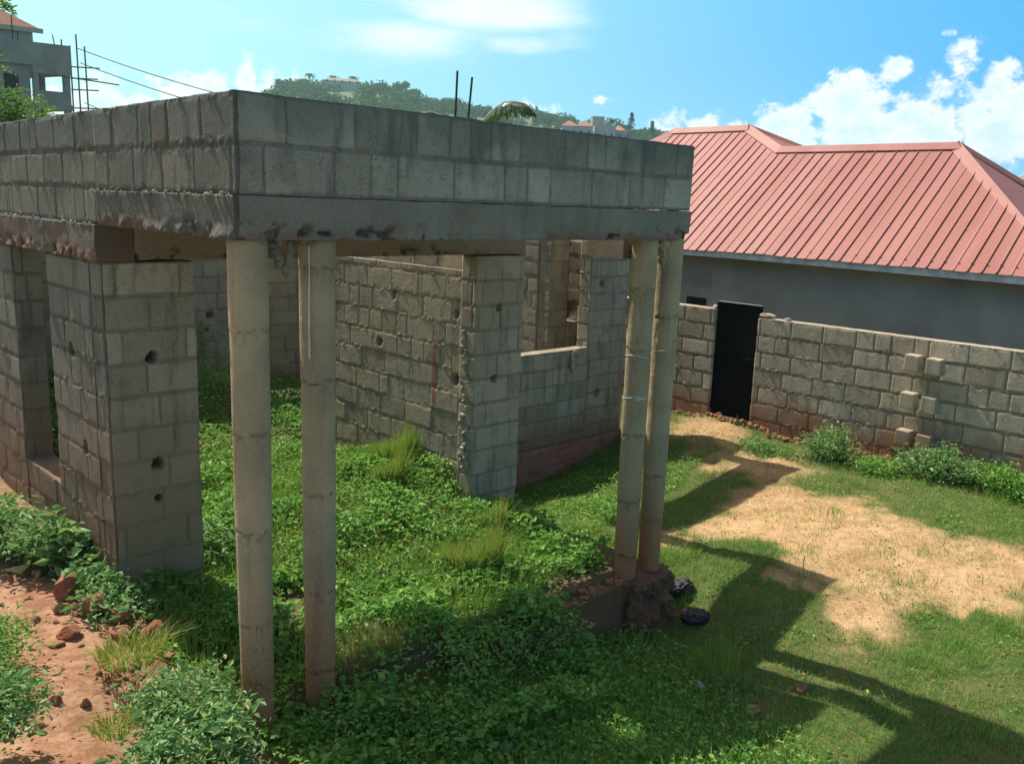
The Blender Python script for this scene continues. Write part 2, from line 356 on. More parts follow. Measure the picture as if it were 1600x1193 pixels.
nb = n.bump(n.noise(45, 6, .7), .6, .012); nb = n.bump(n.noise(8, 5), .6, .04, nb)
M['ground'] = n.fin(gc, nb, .97)
n = NT('hillside_green'); gc = n.mix(n.ramp(n.noise(.02, 6), .4, .62), (.05, .10, .045), (.11, .15, .07)); gc = n.mix(n.ramp(n.noise(.035, 5), .62, .72, 0, .8), gc, (.25, .14, .09))
M['hill'] = n.fin(gc, None, 1)

# ------------------------------------------------------------ terrain
CP = np.array([(0, 0, -1.7), (0.8, 3.5, -2.3), (1.2, 4.5, -2.4), (1.5, 5.5, -2.5), (1.6, 7, -2.4), (1.4, 9, -2.3), (0, 6, -2.3), (0, 9, -2.2), (1.9, 3.5, -2.74), (2.4, 3.5, -2.82), (2.0, 3.9, -2.76), (2.35, 3.95, -2.8), (2.1, 3.2, -2.80), (2.15, 4.5, -2.7), (3, 3.3, -2.96),
  (4, 3.4, -3.06), (5.2, 3.5, -3.2), (4.6, 2.7, -3.10), (5.0, 1.9, -3.02), (3, 2, -2.8), (2, 2, -2.6), (4.5, 1, -2.98), (5.6, 1.4, -2.96), (6, 2.3, -2.88), (7.5, 1.5, -2.78), (6.9, 3.1, -2.73), (7.6, 3.0, -2.74), (6.3, 3.2, -2.84), (9, 5, -2.76), (10.3, 1, -2.66), (10.3, 3, -2.68), (10.3, 4.7, -2.67),
  (10.3, 6.5, -2.64), (10.3, 8.5, -2.66), (9.75, 7.2, -2.66), (9.2, 7.45, -3.3), (8.0, 7.4, -3.55), (9.1, 5.7, -2.80), (8.2, 5.2, -2.88), (9.6, 6.3, -2.72), (8.4, 6.7, -3.3), (7.4, 6.7, -3.35), (8.3, 6.15, -3.12), (9.0, 6.95, -3.25), (6.4, 7.4, -3.55), (7.2, 7.5, -3.6), (8.4, 7.25, -3.5), (7.2, 7.25, -3.5), (6.2, 6.9, -3.4), (8.9, 7.2, -3.45), (7, 5.9, -3.1), (5.7, 5.2, -2.95), (6.2, 4.5, -2.95), (12, 3, -2.7), (12, 8, -2.8), (16, 5, -2.8), (10, -3, -2.8), (5, -3, -2.8), (10, 14, -3.0), (5, 18, -3), (-5, 0, -1.8), (-5, 12, -2.2)])
def gz(x, y, rough=True):
    x = np.asarray(x, float); y = np.asarray(y, float); sh = x.shape; x = x.ravel(); y = y.ravel()
    num = np.zeros_like(x); den = np.zeros_like(x)
    for px, py, pz in CP:
        w = 1/((x-px)**2+(y-py)**2+.30+.9*sstep(5.4, 6.4, x)*sstep(5.9, 5.3, y))**1.6; num += w*pz; den += w
    z = num/den
    # raised earth floor of porch and rooms behind the foundation
    inn = ((x > 1.98) & (x < 5.12) & (y > 3.86) & (y < 5.65)) | ((x > 1.98) & (x < 4.99) & (y >= 5.6) & (y < 12))
    zi = -2.66+.10*sstep(4.2, 6.5, y)+.32*sstep(8.2, 10.2, y)*sstep(4.9, 3.5, x*0+4)
    zi = np.where(x < 2.4, zi*sstep(1.98, 2.4, x)+z*(1-sstep(1.98, 2.4, x)), zi)
    z = np.where(inn, zi, z)
    if rough: z = z+(fbm(x*1.4, y*1.4, 5, 4)-.5)*.07+(fbm(x*9, y*9, 8, 2)-.5)*.018
    return z.reshape(sh)
def inpoly(x, y, P):
    c = np.zeros(x.shape, bool); j = len(P)-1
    for i in range(len(P)):
        xi, yi = P[i]; xj, yj = P[j]
        k = ((yi > y) != (yj > y)) & (x < (xj-xi)*(y-yi)/(yj-yi+1e-12)+xi); c ^= k; j = i
    return c
def pdist(x, y, P):
    d = np.full(x.shape, 1e9)
    for i in range(len(P)):
        ax, ay = P[i]; bx, by = P[(i+1) % len(P)]; vx, vy = bx-ax, by-ay
        t = np.clip(((x-ax)*vx+(y-ay)*vy)/(vx*vx+vy*vy), 0, 1); d = np.minimum(d, np.hypot(x-ax-t*vx, y-ay-t*vy))
    return np.where(inpoly(x, y, P), -d, d)
SOILP = [(9.8, 7.2), (10.3, 6.7), (10.1, 5.93), (9.25, 4.98), (8.67, 3.9), (8.3, 3.0), (8.4, 2.2), (8.0, 1.6), (6.95, 1.75), (6.65, 2.15), (6.5, 2.55), (6.6, 2.95), (6.62, 3.26), (6.69, 3.84), (6.97, 4.43), (7.9, 4.85), (8.5, 4.9), (8.98, 5.51), (9.3, 6.49)]
SOILB = [(5.8, 2.9), (6.5, 2.8), (6.3, 2.24), (5.67, 2.05), (5.3, 2.35), (5.3, 2.66)]
PATH = [(1.26, 7.4), (1.42, 6.5), (1.6, 5.95), (1.70, 5.3), (1.66, 4.7), (1.48, 4.31), (1.30, 4.16), (1.3, 3.4), (0.93, 3.2), (0.5, 3.2), (0.2, 5), (.3, 7)]
DRY = [(2.94, 4.3), (3.2, 3.84), (3.0, 3.5), (2.7, 3.45), (2.5, 3.8), (2.6, 4.16)]
def grassmask(x, y):
    n = (fbm(x*1.6, y*1.6, 21, 5)-.5)*2.4
    n2 = (fbm(x*7, y*7, 33, 3)-.5)*.9
    s = np.minimum(pdist(x, y, SOILP), pdist(x, y, SOILB)*1.3+.30)
    g = sstep(-.22, .28, s+.06+n*.50+n2*.35)
    g = np.where((x > 5.4) & (x < 8.2) & (y > 2.0) & (y < 5), g*(1-.75*sstep(.56, .66, fbm(x*2.2, y*2.2, 71, 4))), g)
    p = pdist(x, y, PATH)+n*.05
    g = np.where(x < 2.2, np.minimum(.45*fbm(x*3, y*3, 9, 3)+.1, sstep(-.02, .06, p)), g)
    g = np.where((x > 1.9) & (x < 5.2) & (y > 3.8), .35, g)
    return np.clip(g, 0, 1)
def axis_grid(a, b, fine, lo, hi, n):
    l = a-np.geomspace(fine, a-lo, n)[::-1]; h = b+np.geomspace(fine, hi-b, n)
    return np.concatenate([l, np.arange(a, b, fine), h])
gx = axis_grid(.2, 10.6, .035, -900, 1500, 34); gy = axis_grid(.4, 10, .035, -900, 1500, 34)
GX, GY = np.meshgrid(gx, gy); GZ = gz(GX, GY)
far = np.hypot(GX-5, GY-5); GZ = np.where(far > 40, GZ-sstep(40, 300, far)*9, GZ)
gm = grassmask(GX, GY); gm = np.where(far > 12, 1, gm)
redm = sstep(3.2, 2.2, GX)
floor_dark = ((GX > 1.95) & (GX < 5.2) & (GY > 3.8) & (GY < 12))*.8  # ground colour drawn darker over the porch and room floor
idx = np.arange(GX.size).reshape(GX.shape)
Fq = np.stack([idx[:-1, :-1], idx[:-1, 1:], idx[1:, 1:], idx[1:, :-1]], -1).reshape(-1, 4)
struct('ground', np.stack([GX, GY, GZ], -1).reshape(-1, 3), Fq, M['ground'], cols={'mask': np.stack([gm.ravel(), floor_dark.ravel(), redm.ravel()], 1)}, smooth=True)

# ------------------------------------------------------------ masonry panels (real relief: blocks, recessed joints, squeezed mortar, holes)
def panel(name, parent, mat, axis, fixed, a0, a1, z0, z1, th, res=.012, course=.21, blk=.40, ztop=None, holes=(), seed=0, mode='block', jw=.005, jh=.006, relief=1.0, paint=None, endjag=.006, topjag=.004, back=True):
    if ztop is None: ztop = z1
    na = max(2, int((a1-a0)/res)+1); nz = max(2, int((z1-z0)/res)+1)
    a = np.linspace(a0, a1, na); z = np.linspace(z0, z1, nz); A, Z = np.meshgrid(a, z)
    wa = A+(fbm(A*9, Z*9, seed+1, 2)-.5)*.005; wz = Z+(fbm(A*4, Z*4, seed+2, 3)-.5)*.012
    red = np.zeros_like(A)
    if mode == 'block':
        row = np.floor((ztop-wz)/course); fv = (ztop-wz)-row*course
        off = hash01(row, row*0+5, seed)*.10+(row % 2)*blk*.5+.3*blk*(hash01(row, row*0+9, seed) > .8)
        u = (wa+off+(vn(np.floor((wa+off)/blk)*3.7, row*1.9, seed+4)-.5)*.0)/blk; colx = np.floor(u); fu = (u-colx)*blk
        # now and then a block is cut in two
        cut = hash01(colx, row, seed+11) > .82; half = blk*(.35+.3*hash01(colx, row, seed+12))
        du = np.minimum(fu, blk-fu); du = np.where(cut, np.minimum(du, np.abs(fu-half)), du)
        sub = np.where(cut & (fu > half), 1, 0)
        dv = np.minimum(fv, course-fv)
        jn = jw*(.6+1.1*fbm(A*6, Z*6, seed+7, 2))
        d = np.minimum(du+.002, dv-jh*(.5+fbm(A*4, Z*0+row, seed+17, 2))); m = sstep(0, .0045, d-jn)
        t = hash01(colx*2+sub, row, seed+21); jit = (hash01(colx*2+sub, row, seed+31)-.5)
        lump = np.maximum(fbm(A*22, Z*30, seed+41, 3)-.56, 0)
        lm = sstep(.035, .0, dv)*(hash01(np.floor(A*7), row, seed+51) > .45)
        vert = (du+.002 < dv)
        D = m*(jit*(.006 if relief > .95 or res < .0095 else .003)+(fbm(A*40, Z*40, seed+61, 2)-.5)*.0015)+(1-m)*np.where(vert, -.009, -.003+(fbm(A*25, Z*25, seed+66, 3)-.5)*.010)*relief+lump*.05*relief*lm
        chip = sstep(.64, .72, fbm(A*14, Z*14, seed+71, 3))*sstep(.035, .0, d)*m
        D = D-chip*.006
        tt = np.clip(t*.85+(fbm(A*3, Z*3, seed+81, 2)-.5)*.5, 0, 1)
    else:
        m = np.ones_like(A); tt = np.zeros_like(A)
        low = sstep(z0+.085, z0, Z); up = sstep(z1-.03, z1, Z)
        nz1 = fbm(A*12, Z*16, seed+5, 4)
        D = (fbm(A*2.2, Z*5, seed+3, 3)-.5)*.02+low*(nz1-.5)*.075+up*(fbm(A*20, Z*20, seed+8, 3)-.5)*.02
        hc = sstep(.60, .68, fbm(A*15, Z*18, seed+15, 3))*sstep(z0+.11, z0+.02, Z)*(vn(A*1.3, A*0, seed+6) > .42)
        D = D-hc*.03; tt = hc*.75+sstep(.012, .0, np.abs(((A*.0)+fbm(A*3, Z*0+seed, 3, 2)*0+Z)-(z0+.12)))*0
        red = low*.45*sstep(.4, .6, vn(A*1.7, Z*0, seed+9))
    inside = np.zeros_like(A)
    for (ha, hz, hr) in holes:
        q = np.hypot(A-ha, (Z-hz)*(1+.0*A))+(fbm(A*30, Z*30, seed+91, 2)-.5)*.02
        k = sstep(hr+.006, hr-.006, q); D = D*(1-k)-k*min(.13, th*.85); m = m*(1-k)
    if paint is not None:
        pa, pz0, pz1, pw = paint
        red = np.maximum(red, sstep(pw, pw*.5, np.abs(A-pa-(fbm(Z*9, A*0, 3, 2)-.5)*.02))*sstep(pz0, pz0+.25, Z)*sstep(pz1, pz1-.05, Z)*.7)
    # pin the outline so that it closes with the sides, but let it be ragged
    ja = (fbm(Z*11, Z*0, seed+101, 3)-.5)*2*endjag; jz = (fbm(A*8, A*0, seed+103, 3)-.5)*2*topjag
    A2 = A+np.where((A <= a0+1e-9) | (A >= a1-1e-9), ja, 0); Z2 = Z+np.where(Z >= z1-1e-9, jz, 0)
    n = A.size; sgn = -1
    if axis == 'x': Vf = np.stack([A2, fixed+sgn*D, Z2], -1).reshape(-1, 3); 
    else: Vf = np.stack([fixed+sgn*D, A2, Z2], -1).reshape(-1, 3)
    idx = np.arange(n).reshape(A.shape)
    q = np.stack([idx[:-1, :-1], idx[:-1, 1:], idx[1:, 1:], idx[1:, :-1]], -1).reshape(-1, 4)
    if axis == 'y': q = q[:, ::-1]
    # outline loop, carried back through the thickness
    loop = np.concatenate([idx[0, :], idx[1:, -1], idx[-1, -2::-1], idx[-2:0:-1, 0]])
    Vb = Vf[loop].copy(); rough = (fbm(np.arange(len(loop))*.13, np.zeros(len(loop)), seed+7, 2)-.5)*.006
    mid = Vf[loop].copy()
    if axis == 'x': Vb[:, 1] = fixed+th; mid[:, 1] = fixed+th*.5+rough; 
    else: Vb[:, 0] = fixed+th; mid[:, 0] = fixed+th*.5+rough
    mid[:, 2] += rough
    i1 = n+np.arange(len(loop)); i2 = i1+len(loop); nx = np.roll(np.arange(len(loop)), -1)
    s1 = np.stack([loop, i1, i1[nx], loop[nx]], -1); s2 = np.stack([i1, i2, i2[nx], i1[nx]], -1)
    if axis == 'y': s1 = s1[:, ::-1]; s2 = s2[:, ::-1]
    nl0, nr = na, na+nz-1; c00, c10, c11, c01 = i2[0], i2[na-1], i2[na+nz-2], i2[2*na+nz-3]
    bk = np.array([[c00, c01, c11, c10]]) if axis == 'x' else np.array([[c00, c10, c11, c01]])
    V = np.concatenate([Vf, mid, Vb])
    cf = np.stack([tt.ravel(), m.ravel(), red.ravel()], 1)
    ce = cf[loop].copy(); ce[:, 1] = .75
    return mk(name, V, [q, s1, s2, bk], mat, parent, cols={'blk': np.concatenate([cf, ce, ce])}, smooth=[True, False, False, False])
def lumps(name, parent, mat, lst, seed=0):
    Vs = []; Fs = []; n = 0
    for i, (x, y, z, s) in enumerate(lst):
        rr = np.random.default_rng(seed+i); s3 = (s, s, s) if isinstance(s, (int, float)) else s
        V, Fq = rock((x, y, z), s3[0]*rr.uniform(.8, 1.2), s3[1]*rr.uniform(.8, 1.2), s3[2]*rr.uniform(.8, 1.2), seed+i*3, 8)
        Vs.append(V); Fs.append(Fq+n); n += len(V)
    V = np.concatenate(Vs)
    return mk(name, V, np.concatenate(Fs), mat, parent, cols={'tint': np.tile(rng.random(len(lst)).repeat(len(V)//len(lst))[:, None], (1, 3)), 'blk': np.tile([[0, 1, 0]], (len(V), 1))})

HX = thing('unfinished_house', 'roofless unfinished house of grey concrete blocks with paired round porch columns', 'house', (3.4, 5.5, -2.7))
# porch ring: two courses on a ring beam
bmm = M['block']; bi = M['block2']
panel('ring_beam', HX, M['beam'], 'x', 3.75, 1.888, 5.33, -.2, 0.0, .2, .008, mode='beam', seed=3)
panel('parapet_wall', HX, bmm, 'x', 3.758, 1.902, 5.33, 0.004, .45, .19, .0075, .223, .375, ztop=.452, seed=11, jw=.006, relief=.7)
panel('ring_beam', HX, M['beam_shaded'], 'y', 1.868, 3.757, 5.5, -.2, .0, .2, .009, mode='beam', seed=5)
panel('parapet_wall', HX, M['block_shaded'], 'y', 1.882, 3.766, 5.5, .004, .452, .19, .009, .223, .375, seed=12)
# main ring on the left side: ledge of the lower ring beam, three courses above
panel('ring_beam', HX, M['beam_shaded'], 'y', 1.858, 5.503, 12.2, -.42, -.2, .22, .011, mode='beam', seed=8)
panel('parapet_wall', HX, M['block_shaded'], 'y', 1.885, 5.505, 12.2, -.196, .455, .18, .01, .217, .37, seed=14)
panel('ring_beam', HX, M['beam'], 'x', 5.50, 2.082, 5.42, -.41, -.2, .2, .012, mode='beam', seed=9)
panel('parapet_wall', HX, bmm, 'x', 5.51, 2.082, 6.4, -.196, .45, .18, .025, .217, .37, seed=15)
panel('parapet_wall', HX, bmm, 'y', 6.22, 5.695, 7.28, -.2, .45, .18, .03, .217, .37, seed=16)
panel('parapet_wall', HX, bmm, 'x', 7.3, 6.22, 9.1, -.1, .45, .18, .03, .217, .37, seed=17)
panel('ring_beam', HX, M['beam'], 'x', 7.29, 6.22, 9.1, -.22, -.103, .2, .02, mode='beam', seed=19)
panel('ring_beam', HX, M['beam'], 'y', 8.91, 7.495, 12.2, -.22, -.103, .2, .03, mode='beam', seed=23)
panel('parapet_wall', HX, bmm, 'y', 8.92, 7.485, 12.2, -.1, .45, .18, .03, .217, .37, seed=18)
panel('parapet_wall', HX, bmm, 'x', 11.0, 2.1, 8.9, -.42, .45, .18, .04, .217, .37, seed=20)
panel('parapet_wall', HX, bmm, 'y', 4.97, 5.70, 10.98, -.196, .45, .16, .03, .217, .37, seed=22)
# added unseen slab behind the parapet, shades the ground in front of the porch
mb = MB(); mb.box(2.07, 3.40, 4.6, 5.498, .01, .13); mb.box(3.58, 4.80, 4.6, 5.498, .01, .13); mb.box(3.401, 3.579, 4.6, 4.9, .012, .128); mb.box(3.401, 3.579, 5.2, 5.497, .012, .128); mb.build('added_shade_slab', M['beam'], HX)
# left corner pier (front and side), window, next pier
panel('corner_pier', HX, bmm, 'x', 5.505, 1.89, 2.45, -2.75, -.422, .19, .008, .21, .40, ztop=-.42, holes=[(2.16, -1.02, .035), (2.17, -1.72, .04), (2.165, -1.95, .022)], seed=31)
panel('corner_pier', HX, M['block_shaded'], 'y', 1.875, 5.70, 6.52, -2.7, -.424, .19, .009, .21, .40, ztop=-.42, holes=[(6.12, -1.03, .04), (5.95, -1.66, .04)], seed=32)
panel('corner_return', HX, M['block_shaded'], 'y', 1.878, 5.508, 5.697, -2.75, -.424, .011, .01, .21, .40, ztop=-.42, seed=33)
panel('window_apron', HX, M['block_shaded'], 'y', 1.878, 6.523, 7.33, -2.7, -2.06, .185, .011, .21, .40, ztop=-2.06, seed=34)
panel('side_wall', HX, M['block_shaded'], 'y', 1.873, 7.335, 12.0, -2.6, -.424, .19, .016, .21, .40, ztop=-.42, seed=35)
panel('window_jamb', HX, M['block_shaded'], 'x', 7.325, 1.886, 2.068, -2.6, -.424, .009, .009, .21, .40, ztop=-.42, seed=36)
# right pier and the wall that runs back from it
panel('corner_pier', HX, bi, 'x', 5.50, 4.87, 5.41, -2.8, -.422, .19, .009, .21, .40, ztop=-.42, holes=[(5.13, -.87, .028), (5.10, -1.48, .032)], seed=41)
panel('pier_edge', HX, M['mortar'] if False else bi, 'y', 4.862, 5.50, 5.69, -2.7, -.424, .012, .01, .21, .4, ztop=-.42, seed=42, relief=2)
panel('partition_wall', HX, bi, 'y', 4.955, 5.70, 8.45, -2.8, -.56, .17, .009, .205, .40, ztop=-.42, holes=[(5.86, -.95, .035), (5.86, -1.53, .05), (6.78, -.87, .035), (7.0, -1.35, .04)], seed=43, paint=(6.15, -2.0, -1.2, .035), relief=.7)
panel('partition_wall', HX, bi, 'y', 4.975, 5.70, 8.45, -.557, -.2, .15, .012, .205, .40, seed=44)
lumps('mortar_edge', HX, M['mortar'], [(4.86+rng.uniform(-.012, .012), 5.62+rng.uniform(-.05, .05), -1.15-i*.035+rng.uniform(-.02, .02), rng.uniform(.012, .028)) for i in range(34)], 50)['kind'] = 'stuff'
# rear walls seen through the porch
panel('rear_wall', HX, bi, 'x', 10.98, 2.1, 5.55, -2.9, -.42, .19, .02, .21, .40, holes=[(5.08, -1.55, .045), (5.38, -1.0, .05)], seed=51)
panel('rear_wall', HX, bi, 'x', 12.0, 5.0, 8.9, -2.9, -.42, .19, .03, .21, .40, seed=52)
# window wall on the right, standing back from the ring
K = 1.041; WY = 7.3*K
panel('window_wall', HX, bi, 'x', WY, 5.65, 8.36*K-.003, -2.92*K, -1.74*K, .19, .013, .22, .41, ztop=-1.74*K, seed=61)
panel('window_pier', HX, bi, 'x', WY, 8.36*K, 9.1*K, -2.92*K, -.395, .19, .013, .22, .41, ztop=-.43*K, holes=[(8.58*K, -.93*K, .047), (8.60*K, -2.36*K, .052)], seed=62)
panel('foundation_brick', HX, M['brick'], 'x', WY-.015, 5.65, 9.1*K, -3.8, -2.925*K, .22, .014, .088, .23, seed=63)
panel('window_jamb', HX, bi, 'y', 8.352*K, WY+.003, WY+.188, -1.74*K, -.40, .006, .012, .22, .4, seed=64)
panel('side_wall', HX, bi, 'y', 9.1*K-.19, WY+.195, 12.1, -3.5, -.45, .18, .03, .22, .41, seed=68)
lumps('mortar_lump', HX, M['mortar'], [(x_*K, y_*K, z_*K, (a_, b_, c_)) for x_, y_, z_, (a_, b_, c_) in [(8.10, 7.27, -1.76, (.05, .05, .035)), (8.05, 7.26, -1.84, (.04, .03, .07)), (8.17, 7.27, -1.73, (.06, .05, .03)), (8.25, 7.27, -1.72, (.07, .05, .02)), (8.04, 7.26, -1.94, (.04, .03, .05)), (8.07, 7.26, -2.0, (.035, .03, .025))]], 70)
panel('inner_wall', HX, bi, 'x', 8.0*K, 8.34*K, 8.7*K, -3.2, -.3, .19, .02, .22, .41, seed=65)
panel('inner_wall', HX, bi, 'x', 8.0*K, 8.705*K, 9.275, -3.2, -1.52*K, .19, .02, .22, .41, seed=66)
panel('inner_wall', HX, bi, 'y', 8.33*K, 8.2*K, 12, -3.2, -.3, .19, .025, .22, .41, seed=67)
# foundation under the porch: red mud plinth
panel('plinth', HX, M['mud'], 'x', 3.74, 3.2, 5.0, -3.2, -2.70, .2, .012, mode='beam', seed=71, topjag=.03)
panel('plinth', HX, M['mud'], 'y', 5.1, 3.96, 5.48, -3.3, -2.70, .2, .02, mode='beam', seed=72, topjag=.03)
# mud-covered pad under the right pair of columns
def blob_grid(x0, x1, y0, y1, z0, z1, seed, amp=.035, n=46):
    cx, cy = (x0+x1)/2, (y0+y1)/2; t = np.linspace(0, 2*math.pi, n, endpoint=False); z = np.linspace(z0, z1, 60)
    T, Z = np.meshgrid(t, z); p = 5.0
    rr = 1/((np.abs(np.cos(T)))**p+(np.abs(np.sin(T)))**p)**(1/p)
    nn = fbm(T*3+5, Z*9, seed, 4)
    per = (fbm(np.cos(T)*4+9, np.sin(T)*4+Z*8+9, seed, 4)-.5)*2*amp+(fbm(T*9, Z*34, seed+5, 3)-.5)*.035+.03*sstep(z1-.25, z0, Z)
    X = cx+(rr*(x1-x0)/2+per)*np.cos(T); Y = cy+(rr*(y1-y0)/2+per)*np.sin(T)
    V = np.stack([X, Y, Z], -1).reshape(-1, 3); idx = np.arange(T.size).reshape(T.shape)
    q = np.stack([idx[:-1], np.roll(idx[:-1], -1, 1), np.roll(idx[1:], -1, 1), idx[1:]], -1).reshape(-1, 4)
    k = len(V); V = np.concatenate([V, [[cx, cy, z1+.01]]]); top = idx[-1]; tr = np.stack([top, np.roll(top, -1), np.full(n, k)], -1)
    return V, [q, tr]
V, Fl = blob_grid(4.84, 5.37, 3.66, 4.0, -3.35, -2.70, 5, .075, 150)
mk('column_pad', V, Fl, M['mud'], HX, cols={'blk': np.tile([[.0, 1, 0]], (len(V), 1))})
# round columns cast in short pipe lifts
def column(x, y, z0, z1, r, seed, joints, lean=(0, 0)):
    nz = int((z1-z0)/.012); t = np.linspace(0, 2*math.pi, 72, endpoint=False); z = np.linspace(z0, z1, nz); T, Z = np.meshgrid(t, z)
    D = (fbm(np.cos(T)*2+5, np.sin(T)*2+Z*2+9, seed, 3)-.5)*.008; dk = np.zeros_like(T)
    sc = sstep(.70, .76, fbm(T*2.6, Z*30, seed+3, 3)); sc *= (fbm(Z*1.1, T*0, seed+19, 2) > .55); D -= sc*.002; dk = np.maximum(dk, sc*.22)
    for zj in joints:
        w = zj+(fbm(T*2.2, T*0+zj, seed+int(abs(zj)*10), 3)-.5)*.05
        g = sstep(.009, .002, np.abs(Z-w))*sstep(.36, .46, fbm(T*3, T*0+zj*3, seed+9, 2)); D -= g*.007; dk = np.maximum(dk, g*.6); dk = np.maximum(dk, .28*sstep(.06, .0, np.abs(Z-w+.02))*sstep(.5, .7, fbm(T*5, Z*20, seed+29, 3)))
        D += np.where(Z > w, 1, -1)*.0012
    f = (Z-z0)/(z1-z0)
    X = x+lean[0]*f+(r+D)*np.cos(T); Y = y+lean[1]*f+(r+D)*np.sin(T); V = np.stack([X, Y, Z], -1).reshape(-1, 3)
    idx = np.arange(T.size).reshape(T.shape); q = np.stack([idx[:-1], np.roll(idx[:-1], -1, 1), np.roll(idx[1:], -1, 1), idx[1:]], -1).reshape(-1, 4)
    return mk('column', V, q, M['column'], HX, cols={'blk': np.stack([dk.ravel(), dk.ravel()*0+1, dk.ravel()*0], 1)}, smooth=True)
c1 = column(1.976, 3.853, -2.85, -.19, .0865, 1, [-.62, -1.12, -1.62, -2.12, -2.42])
c2 = column(2.347, 3.853, -2.9, -.19, .0845, 2, [-.33, -.9, -1.5, -2.05, -2.5])
c3 = column(4.966, 3.853, -2.9, -.19, .087, 3, [-.55, -.98, -1.6, -2.1, -2.52])
c4 = column(5.235, 3.835, -2.9, -.19, .087, 4, [-.75, -1.4, -1.95, -2.3])
# ragged concrete haunches and shutter remains at the column heads
lumps('concrete_haunch', HX, M['beam'], [(2.09+.012*i, 3.83, -.22-.03*i, (.03, .03, .03)) for i in range(4)]+[(2.20-.01*i, 3.84, -.24-.035*i, (.03, .02, .045)) for i in range(4)]+[(2.12, 3.8, -.2, .03), (2.23, 3.8, -.2, .03), (2.0, 3.78, -.2, .025), (2.28, 3.79, -.2, .03)], 80)['kind'] = 'stuff'
qh = np.random.default_rng(12)
lumps('concrete_haunch', HX, M['column'], [(5.115+(1-t_)*qh.uniform(-.055, .055), 3.80+qh.uniform(-.015, .015), -.205-t_*.20, (.030*(1.25-t_), .022, .030)) for t_ in np.linspace(0, 1, 26)]+[(5.2+qh.uniform(-.09, .09), 3.79, -.205, (.03, .03, .014)) for _ in range(8)], 90)['kind'] = 'stuff'
mb = MB(); mb.box(4.86, 5.06, 3.96, 4.3, -.34, -.205); mb.build('beam_stub', M['beam'], HX)
mb = MB(); mb.tube([(2.27, 3.8, -.2), (2.265, 3.79, -.4), (2.262, 3.79, -.62), (2.263, 3.79, -.78)], .0035, 5); mb.build('hanging_string', M['twine'], HX)
mb = MB()
for zz, k in ((-1.32, 0), (-1.02, 1)):
    ring = [(4.966+.091*math.cos(q), 3.853+.091*math.sin(q), zz+.012*math.sin(q*2+k)) for q in np.linspace(0, 2*math.pi, 20)]
    mb.tube(ring, .0022, 4, cap=False)
for q in range(4): mb.tube([(4.885, 3.79, -1.31-q*.006), (4.90, 3.77, -1.33+q*.01), (4.95, 3.763, -1.30-q*.012)], .003, 4)
mb.tube([(5.05, 3.8, -.99), (5.12, 3.76, -.985), (5.17, 3.755, -.985)], .0022, 4); mb.build('twine', M['twine'], HX)['kind'] = 'stuff'
for (x, y, h, lx) in ((4.67, 5.6, 1.02, .02), (4.79, 5.6, .99, .055)):
    mb = MB(); mb.tube([(x, y, .2), (x+lx*.3, y, .6), (x+lx, y, h)], .009, 6); mb.build('rebar', M['rust'], HX)
# mortar crumbs catching the light along ledges
crumb = [(1.862+rng.uniform(-.01, .03), rng.uniform(5.5, 8.5), -.2+rng.uniform(-.004, .006), rng.uniform(.004, .012)) for i in range(120)]
crumb += [(1.868+rng.uniform(-.006, .012), rng.uniform(3.8, 5.5), .0+rng.uniform(-.006, .006), rng.uniform(.004, .013)) for i in range(60)]
lumps('mortar_crumbs', HX, M['mortar'], crumb, 200)['kind'] = 'stuff'

# ------------------------------------------------------------ boundary wall, gate
BW = thing('boundary_wall', 'low unplastered block boundary wall running from the porch to the black gate and beyond', 'wall', (10.3, 4.0, -2.7))
panel('wall_panel', BW, M['bwall'], 'y', 10.3, -.2, 6.06, -3.0, -1.335, .19, .0095, .225, .43, ztop=-1.33, seed=301, jw=.008, jh=.007, relief=.9)
panel('wall_panel', BW, M['bwall'], 'y', 10.3, 6.72, 12.0, -3.0, -1.29, .19, .012, .225, .43, ztop=-1.28, seed=302, jw=.008, jh=.007, relief=.9)
def tooth(y, z, s):
    V, Fq = rock((0, 0, 0), 1, 1, 1, s, 10)
    mbx = MB(); w, h, d = .085, .095, .16
    p = [(-w, -h), (w, -h+.008), (w-.004, h), (-w+.006, h-.006)]
    mbx.prism([(y+a, z+b) for a, b in p], 'x', 10.3-d, 10.29, .5); o = mbx.build('toothing_block', M['bwall'], BW)
    o.data.color_attributes.new('blk', 'FLOAT_COLOR', 'POINT'); at = o.data.color_attributes['blk'].data
    for v in at: v.color = (.35, 1, 0, 1)
    bv = o.modifiers.new('b', 'BEVEL'); bv.width = .012; bv.segments = 2
for (z) in (-1.60, -2.04, -2.48):
    tooth(3.98+.0*z, z, 1); tooth(3.74, z-.01, 2)
GT = thing('metal_gate', 'black sheet metal pedestrian gate closed between two ends of the block wall', 'gate', (10.36, 6.39, -2.65))
mb = MB(); mb.box(10.36, 10.375, 6.07, 6.71, -2.85, -1.205); mb.build('gate_leaf', M['gate'], GT)
mb = MB(); mb.box(10.345, 10.39, 6.055, 6.085, -2.66, -1.19); mb.box(10.345, 10.39, 6.70, 6.73, -2.66, -1.19); mb.box(10.347, 10.388, 6.086, 6.699, -1.203, -1.185); mb.box(10.350, 10.37, 6.086, 6.699, -1.93, -1.90); mb.box(10.350, 10.37, 6.086, 6.699, -2.56, -2.53); mb.build('gate_frame', M['gateedge'] if False else M['gate'], GT)
mb = MB(); mb.box(10.348, 10.387, 6.06, 6.72, -1.184, -1.178); mb.build('top_edge', M['gateedge'], GT)
mb = MB(); mb.box(10.33, 10.36, 6.12, 6.15, -1.95, -1.9); mb.tube([(10.34, 6.1, -1.92), (10.34, 6.2, -1.92)], .008, 6); mb.build('bolt', M['gate'], GT)
